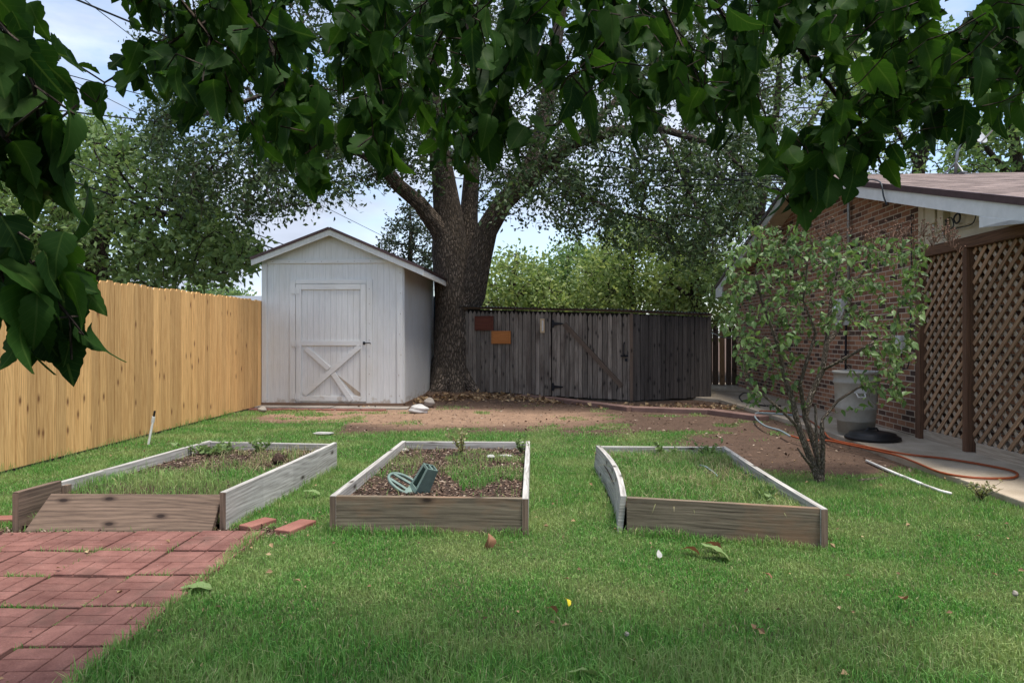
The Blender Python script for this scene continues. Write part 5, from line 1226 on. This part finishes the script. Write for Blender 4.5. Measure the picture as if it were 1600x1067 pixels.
# --- shrub by the walkway
sb = G(1284, 752); shrub = thing('leafy_shrub', (sb.x, sb.y, 0), 'multi-stemmed small tree with drooping green leaves beside the walkway', 'shrub')
Y0 = sb.y
sp = [L((1284, 758, Y0, 9), (1274, 735, Y0, 8), (1262, 705, Y0-.02, 6.5), (1248, 668, Y0-.05, 6), (1238, 625, Y0-.05, 5.5), (1226, 590, Y0-.1, 4.5), (1218, 545, Y0-.1, 4), (1205, 510, Y0-.15, 3), (1190, 470, Y0-.2, 2.5), (1180, 420, Y0-.2, 1.5)),
      L((1284, 758, Y0, 8), (1280, 720, Y0+.03, 6.5), (1268, 680, Y0+.05, 6), (1258, 650, Y0+.05, 6), (1268, 615, Y0+.1, 5.5), (1285, 578, Y0+.1, 5.5), (1292, 535, Y0+.12, 5), (1296, 500, Y0+.15, 4), (1300, 450, Y0+.15, 3), (1310, 400, Y0+.2, 1.5)),
      L((1292, 535, Y0+.12, 4), (1310, 515, Y0+.2, 4), (1325, 480, Y0+.25, 3.5), (1335, 440, Y0+.3, 2.5), (1370, 400, Y0+.3, 1.5)),
      L((1262, 650, Y0+.05, 4), (1250, 600, Y0-.1, 4), (1262, 560, Y0-.15, 3.5), (1275, 520, Y0-.15, 3), (1255, 470, Y0-.2, 2), (1262, 410, Y0-.2, 1.5)),
      L((1285, 578, Y0+.1, 4), (1320, 560, Y0-.1, 3), (1355, 540, Y0-.15, 2.5), (1395, 520, Y0-.1, 1.5)),
      L((1248, 668, Y0, 3), (1220, 640, Y0-.15, 2.5), (1190, 615, Y0-.2, 2), (1170, 600, Y0-.2, 1.2)),
      L((1270, 700, Y0+.1, 3), (1285, 655, Y0+.2, 3), (1310, 625, Y0+.25, 2.5), (1350, 600, Y0+.2, 2), (1400, 590, Y0+.15, 1.2)),
      L((1290, 745, Y0-.02, 6), (1286, 700, Y0-.05, 4.5), (1284, 660, Y0-.05, 4)), L((1294, 748, Y0+.02, 5), (1276, 690, Y0-.08, 3), (1274, 630, Y0-.08, 2.5)),
      L((1280, 748, Y0-.04, 5), (1258, 716, Y0-.08, 3), (1246, 700, Y0-.1, 1.5))]
nodes, par, fx = skel_paths([[(q[0], q[1], q[2], q[3]*.86) for q in s_] for s_ in sp])
# finer resampling is not needed; grow from upper nodes
nb = len(nodes)
A = outline_pts(1200, [(1130, 500), (1160, 590), (1220, 560), (1260, 520), (1320, 500), (1360, 560), (1400, 600), (1430, 570), (1450, 480)], 360, (Y0-.65, Y0+.55), 1.15, ftop=[(1130, 400), (1160, 360), (1230, 345), (1300, 370), (1380, 365), (1450, 370)])
A2 = np.vstack([P(U(1340, 1425), U(540, 640), Y0+U(-.3, .3))[:] for _ in range(90)]+[P(U(1165, 1240), U(560, 640), Y0+U(-.4, .2))[:] for _ in range(45)])
A = np.vstack([A, A2, outline_pts(420, [(1125, 520), (1180, 560), (1250, 520)], 360, (Y0-.5, Y0+.4), 1, ftop=[(1125, 420), (1170, 350), (1250, 345)])]); N, Pn = grow(nodes, par, A, .055, 2.5, .07, 90, .0, .25, grow_from=14); r = radii(N, Pn, .0016, 2.6, fx)
mb = MB(); skeleton_mesh(mb, N[:nb], Pn[:nb], r[:nb]); mb.build('stem', M['shrubbark'], shrub, smooth=True)
mb = MB(); twig_mesh(mb, N, Pn, r, nb); mb.build('twigs', M['shrubbark'], shrub)
pos, dr, sc = leaves_on(N, Pn, r, .0048, 1.25, .056, .018, .55); TS2 = [big_leaf(0, 6, .55, .35), big_leaf(0, 6, .48, .2)]
add_foliage(shrub, pos, dr, sc, M['shrubleaf'], 'crown', TS2, roll=rng.normal(size=(len(pos), 3))*.6+np.array([[0, 0, 1.]])); print('shrub', len(N), len(pos))
mb = MB()
for k in range(46):
    px = U(1190, 1470) if k % 3 else U(1390, 1500); p = P(px, U(355, 385), Y0+U(-.3, .3)); 
    for j in range(9):
        q_ = p+Vector((U(-.07, .07), U(-.05, .05), U(-.02, .09))); mb.tube([p-Vector((0, 0, .06)), q_], [.002, .0012], 3, cap=False); mb.box(q_, (.009, .009, .012), (U(0, 3), U(0, 3), 0))
mb.build('seed_heads', M['deadtwig'], shrub)

# --- mulberry overhead
mul = thing('mulberry_tree', (.8, -2.6, 0), 'mulberry tree overhanging the view with dark drooping lobed leaves across the top', 'tree')
mp = [[(.8, -2.6, -.1, .22), (.78, -2.55, .8, .19), (.7, -2.4, 1.9, .17), (.6, -1.8, 2.7, .13), (.5, -.8, 3.05, .10), (.4, .3, 3.15, .08), (.35, 1.4, 3.0, .05), (.3, 2.1, 2.75, .03)],
      [(.6, -1.8, 2.7, .09), (-.4, -1.2, 2.9, .08), (-1.2, -.2, 2.95, .06), (-1.6, .8, 2.85, .045), (-1.3, 1.7, 2.65, .028)],
      [(.6, -1.8, 2.7, .09), (1.6, -1.0, 2.95, .08), (2.3, .2, 3.0, .06), (2.4, 1.4, 2.8, .04), (2.2, 2.2, 2.6, .022)],
      [(-1.2, -.2, 2.95, .03), (-1.25, .5, 2.5, .022), (-1.15, .85, 2.15, .014)],
      [(2.3, .2, 3.0, .03), (3.4, 1.2, 3.0, .025)], [(-1.6, .8, 2.85, .03), (-2.8, 1.2, 2.9, .02)]]
def dp(pts, r0=.007, r1=.002): n_ = len(pts); return [(*P(a, b, c), r0+(r1-r0)*i/(n_-1)) for i, (a, b, c) in enumerate(pts)]
droops = [dp([(-120, 150, 1.2), (-40, 290, 1.12), (10, 350, 1.12), (50, 415, 1.14), (85, 465, 1.16), (112, 500, 1.17), (128, 520, 1.18)]), dp([(-30, 320, 1.12), (-10, 400, 1.12), (20, 460, 1.13), (45, 500, 1.14)]),
  dp([(-150, -80, 1.3), (-40, 0, 1.1), (20, 60, 1.1), (50, 130, 1.12), (60, 210, 1.15), (80, 260, 1.2)]), dp([(-100, 60, 1.2), (-30, 150, 1.1), (10, 220, 1.1), (50, 250, 1.15), (100, 290, 1.2)]),
  dp([(430, -60, 2.2), (330, 30, 2.1), (260, 70, 2.05), (205, 105, 2.0), (165, 130, 2.0), (150, 160, 2.0)]), dp([(420, 60, 2.1), (450, 150, 2.0), (480, 220, 2.0), (495, 262, 2.0)]), dp([(330, 60, 2.1), (310, 120, 2.05), (292, 165, 2.0)]),
  dp([(560, 0, 2.2), (590, 100, 2.1), (600, 180, 2.05), (598, 235, 2.0)]), dp([(700, -40, 2.3), (735, 60, 2.2), (750, 150, 2.1), (735, 215, 2.05), (712, 250, 2.0)]), dp([(760, 100, 2.2), (780, 180, 2.1), (790, 230, 2.1)]),
  dp([(1000, -20, 2.4), (950, 60, 2.3), (900, 110, 2.25), (875, 140, 2.2)]), dp([(1040, 20, 2.5), (1080, 100, 2.4), (1110, 160, 2.35), (1130, 195, 2.3)]), dp([(960, 60, 2.5), (980, 120, 2.4), (985, 165, 2.4)]), dp([(1140, 40, 2.4), (1160, 100, 2.35), (1165, 150, 2.3)]),
  dp([(1420, -30, 2.5), (1405, 70, 2.4), (1380, 150, 2.35), (1350, 215, 2.3), (1310, 265, 2.25), (1265, 300, 2.2), (1235, 320, 2.2)]), dp([(1380, 120, 2.4), (1340, 160, 2.3), (1290, 200, 2.3), (1250, 220, 2.3)]), dp([(1350, 200, 2.3), (1370, 240, 2.3), (1385, 270, 2.3)]),
  dp([(1290, -20, 2.4), (1280, 60, 2.3), (1260, 110, 2.3)]), dp([(1560, 0, 2.5), (1520, 90, 2.4), (1470, 150, 2.4), (1440, 190, 2.4)]), dp([(1620, 60, 2.4), (1580, 130, 2.4), (1560, 170, 2.4)])]
nodes, par, fx = skel_paths(mp); n_m = len(nodes)
for dq in droops:
    qv = np.array(dq[0][:3]); last = int(np.argmin(np.linalg.norm(np.array(nodes[:n_m])-qv, axis=1)))
    for a in dq:
        a0 = nodes[last]; Ls = math.dist(a0, a[:3]); m = max(1, int(Ls/.06)); r0 = min(fx[last], a[3]*1.3)
        for j in range(1, m+1):
            t = j/m; nodes.append([a0[i]*(1-t)+a[i]*t+(U(-.004, .004)) for i in range(3)]); par.append(last); last = len(nodes)-1; fx[last] = r0*(1-t)+a[3]*t
nb = len(nodes)
olm = [(-150, 60), (60, -60), (190, -60), (215, 60), (240, 120), (290, 150), (350, 120), (430, 240), (500, 240), (540, 190), (600, 240), (650, 170), (700, 210), (760, 220), (800, 110), (860, 120), (900, 150), (1000, 150), (1060, 170), (1110, 160), (1170, 150), (1200, 70), (1250, 90), (1300, 80), (1400, 120), (1460, 150), (1500, 90), (1600, 70), (1750, 120)]
A = outline_pts(2700, olm, -130, (1.75, 2.85), .85)
A = np.vstack([A, outline_pts(120, [(425, 270), (520, 260), (620, 220), (700, 240), (790, 230)], 150, (1.8, 2.3)),
   outline_pts(380, [(1215, 300), (1260, 300), (1330, 260), (1370, 200)], 60, (2.0, 2.4), ftop=[(1215, 250), (1260, 180), (1330, 120), (1370, 90)]),
   outline_pts(160, [(1000, 180), (1080, 200), (1150, 170), (1175, 150)], 60, (2.0, 2.6)), outline_pts(70, [(1400, 170), (1470, 200), (1600, 160)], 60, (2.1, 2.6)),
   outline_pts(420, [(-140, 250), (0, 260), (60, 250), (105, 200)], -80, (1.0, 1.45), ftop=[(-140, -80), (0, -80), (40, 30), (105, 150)]),
   outline_pts(150, [(-140, 470), (-20, 490), (40, 440), (70, 430)], 300, (1.05, 1.3), ftop=[(-140, 280), (-20, 290), (40, 360), (70, 400)]),
   np.array([P(a, b, c)[:] for a, b, c in ((60, 400, 1.15), (80, 440, 1.16), (100, 470, 1.17), (120, 490, 1.18), (30, 360, 1.15), (0, 320, 1.15), (60, 460, 1.2), (45, 430, 1.15), (20, 400, 1.15), (75, 500, 1.17), (125, 520, 1.19), (105, 505, 1.17), (40, 480, 1.2), (10, 440, 1.15), (60, 350, 1.16))]),
   np.stack([rng.uniform(-4, 5, 1500), rng.uniform(-3.4, 1.7, 1500), rng.uniform(2.75, 3.9, 1500)], 1)])
N, Pn = grow(nodes, par, A, .075, 3.0, .09, 120, .0, .2, grow_from=4); r = radii(N, Pn, .0022, 2.5, fx)
mb = MB(); skeleton_mesh(mb, N[:nb], Pn[:nb], r[:nb]); mb.build('trunk', M['bark'], mul, smooth=True)
mb = MB(); twig_mesh(mb, N, Pn, r, nb); mb.build('branches', M['bark'], mul, smooth=True)
pos, dr, sc = leaves_on(N, Pn, r, .0068, 1.6, .082, .022, 1.1, along=.6)
ok = (N[:, 1] > .8); p2, d2_, s2 = leaves_on(N[:nb], Pn[:nb], r[:nb], .0062, 1.35, .094, .02, 1.4, along=.5); pos = np.vstack([pos, p2]); dr = np.vstack([dr, d2_]); sc = np.concatenate([sc, s2])
ok = ~((np.abs(pos[:, 0]) < .5) & (np.abs(pos[:, 1]) < .7) & (pos[:, 2] < 2.2)); pos, dr, sc = pos[ok], dr[ok], sc[ok]
# drop leaves that hang in front of the open view below the canopy edge
rl = rng.normal(size=(len(pos), 3))*1.0; rl[:, 1] -= .4; rl[:, 2] += .3
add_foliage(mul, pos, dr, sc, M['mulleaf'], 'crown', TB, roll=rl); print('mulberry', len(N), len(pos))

# ------------------------------------------------------------ leaf litter
n = 9000; x = rng.uniform(-2.6, 4.2, n); y = rng.uniform(11.6, 14.6, n)
yl = np.interp(x, [-2.6, -1.8, -.2, .5, 1.5, 2.2, 3.2, 4.2], [12.2, 13.2, 13.6, 13.2, 12.4, 12.0, 12.0, 11.9])
ok = rng.random(n) < np.exp(-((y-yl)/.38)**2)*np.where(x > .8, .32, .9); x, y = x[ok], y[ok]; ok = ~onpath(x, y); x, y = x[ok], y[ok]
pos = np.stack([x, y, gz(x, y)+.015], 1); d = rng.normal(size=(len(x), 3)); d[:, 2] *= .4; X, Yv, Z = axes(d, rng.normal(size=(len(x), 3))*.5+np.array([[0, 0, 1.]]))
V, Fx, _ = stamp(T_S*np.array([1.5, 1, 2]), F_S, pos, X, Yv, Z, .07*(.5+rng.random(len(x)))); o = npmesh('leaf_litter', V, Fx, M['litter'], smooth=False); tag(o, 'dry tan leaves drifted round the oak foot and picket shed', 'leaf litter', kind='stuff')
n = 5200; x = rng.uniform(-4.3, 3.9, n); y = rng.uniform(6.2, 13, n); ok = (soil(x, y) > .4) & (rng.random(n) < .6) & ~onpath(x, y); x, y = x[ok], y[ok]
pos = np.stack([x, y, gz(x, y)+.006], 1); d = rng.normal(size=(len(x), 3)); d[:, 2] *= .3; X, Yv, Z = axes(d, rng.normal(size=(len(x), 3))*.4+np.array([[0, 0, 1.]]))
V, Fx, _ = stamp(T_S, F_S, pos, X, Yv, Z, .038*(.4+rng.random(len(x)))); o = npmesh('leaf_litter', V, Fx, M['mulch'], smooth=False); tag(o, 'scattered crumbs of bark and leaf over the bare soil', 'leaf litter', kind='stuff')

n = 420; y = rng.uniform(2.3, 9, n); x = rng.uniform(-1, 1, n)*vw(y); ok = ~onpath(x, y)
for q in (b1, b2, b3): ok &= ~inq(q, x, y, -.02)
x, y = x[ok], y[ok]; pos = np.stack([x, y, np.where(onpav(x, y), .026, .026)], 1); d = rng.normal(size=(len(x), 3)); d[:, 2] *= .4; X, Yv, Z = axes(d, rng.normal(size=(len(x), 3))*.6+np.array([[0, 0, 1.]]))
V, Fx, _ = stamp(T_S*np.array([1.3, 1, 2.5]), F_S, pos, X, Yv, Z, .028*(.4+rng.random(len(x)))); o = npmesh('leaf_litter', V, Fx, M['litter'], smooth=False); tag(o, 'tiny dry leaf crumbs sprinkled through the lawn and patio', 'leaf litter', kind='stuff')
# ------------------------------------------------------------ camera, light, world
cam = D.cameras.new('camera'); co = D.objects.new('camera', cam); COL.objects.link(co); co.location = (0, 0, H); co.rotation_euler = (math.pi/2, 0, 0)
cam.sensor_width = 36; cam.lens = 36*F/1600; cam.shift_y = (HY-533.5)/1600; cam.clip_end = 2000; cam.clip_start = .05; SC.camera = co
sd = Vector((.24, -.17, 1.0)).normalized(); sun = D.lights.new('sun', 'SUN'); sun.energy = 2.9; sun.angle = R(14); sun.color = (1, .94, .86)
slo = D.objects.new('sun', sun); COL.objects.link(slo); slo.rotation_euler = sd.to_track_quat('Z', 'Y').to_euler(); slo.location = (5, -5, 12)
w = D.worlds.new('World'); SC.world = w; w.use_nodes = True; nt = w.node_tree; bg = nt.nodes['Background']
sky = nt.nodes.new('ShaderNodeTexSky'); sky.sky_type = 'NISHITA'; sky.sun_disc = False; sky.sun_elevation = math.asin(sd.z); sky.sun_rotation = math.atan2(sd.x, sd.y)
tc = nt.nodes.new('ShaderNodeTexCoord'); mp_ = nt.nodes.new('ShaderNodeMapping'); mp_.inputs['Scale'].default_value = (1, 1, 2.6); nt.links.new(tc.outputs['Generated'], mp_.inputs[0])
nz = nt.nodes.new('ShaderNodeTexNoise'); nz.inputs['Scale'].default_value = 2.3; nz.inputs['Detail'].default_value = 7; nz.inputs['Roughness'].default_value = .58; nt.links.new(mp_.outputs[0], nz.inputs['Vector'])
rp_ = nt.nodes.new('ShaderNodeValToRGB'); rp_.color_ramp.elements[0].position = .40; rp_.color_ramp.elements[1].position = .58; nt.links.new(nz.outputs[0], rp_.inputs[0])
mx = nt.nodes.new('ShaderNodeMix'); mx.data_type = 'RGBA'; nt.links.new(rp_.outputs[0], mx.inputs[0]); nt.links.new(sky.outputs[0], mx.inputs[6])
CL = (3.5, 3.9, 4.75); nz2 = nt.nodes.new('ShaderNodeTexNoise'); nz2.inputs['Scale'].default_value = 5; nz2.inputs['Detail'].default_value = 5; nt.links.new(mp_.outputs[0], nz2.inputs['Vector'])
rp2 = nt.nodes.new('ShaderNodeValToRGB'); rp2.color_ramp.elements[0].position = .3; rp2.color_ramp.elements[0].color = (*[c*.62 for c in CL], 1); rp2.color_ramp.elements[1].position = .7; rp2.color_ramp.elements[1].color = (*[c*1.1 for c in CL], 1)
nt.links.new(nz2.outputs[0], rp2.inputs[0]); nt.links.new(rp2.outputs[0], mx.inputs[7])
nt.links.new(mx.outputs[2], bg.inputs[0]); bg.inputs[1].default_value = .135
SC.view_settings.view_transform = 'Standard'; SC.view_settings.look = 'None'; SC.view_settings.exposure = .95; SC.view_settings.gamma = 1
SC.cycles.max_bounces = 6; SC.cycles.transparent_max_bounces = 4
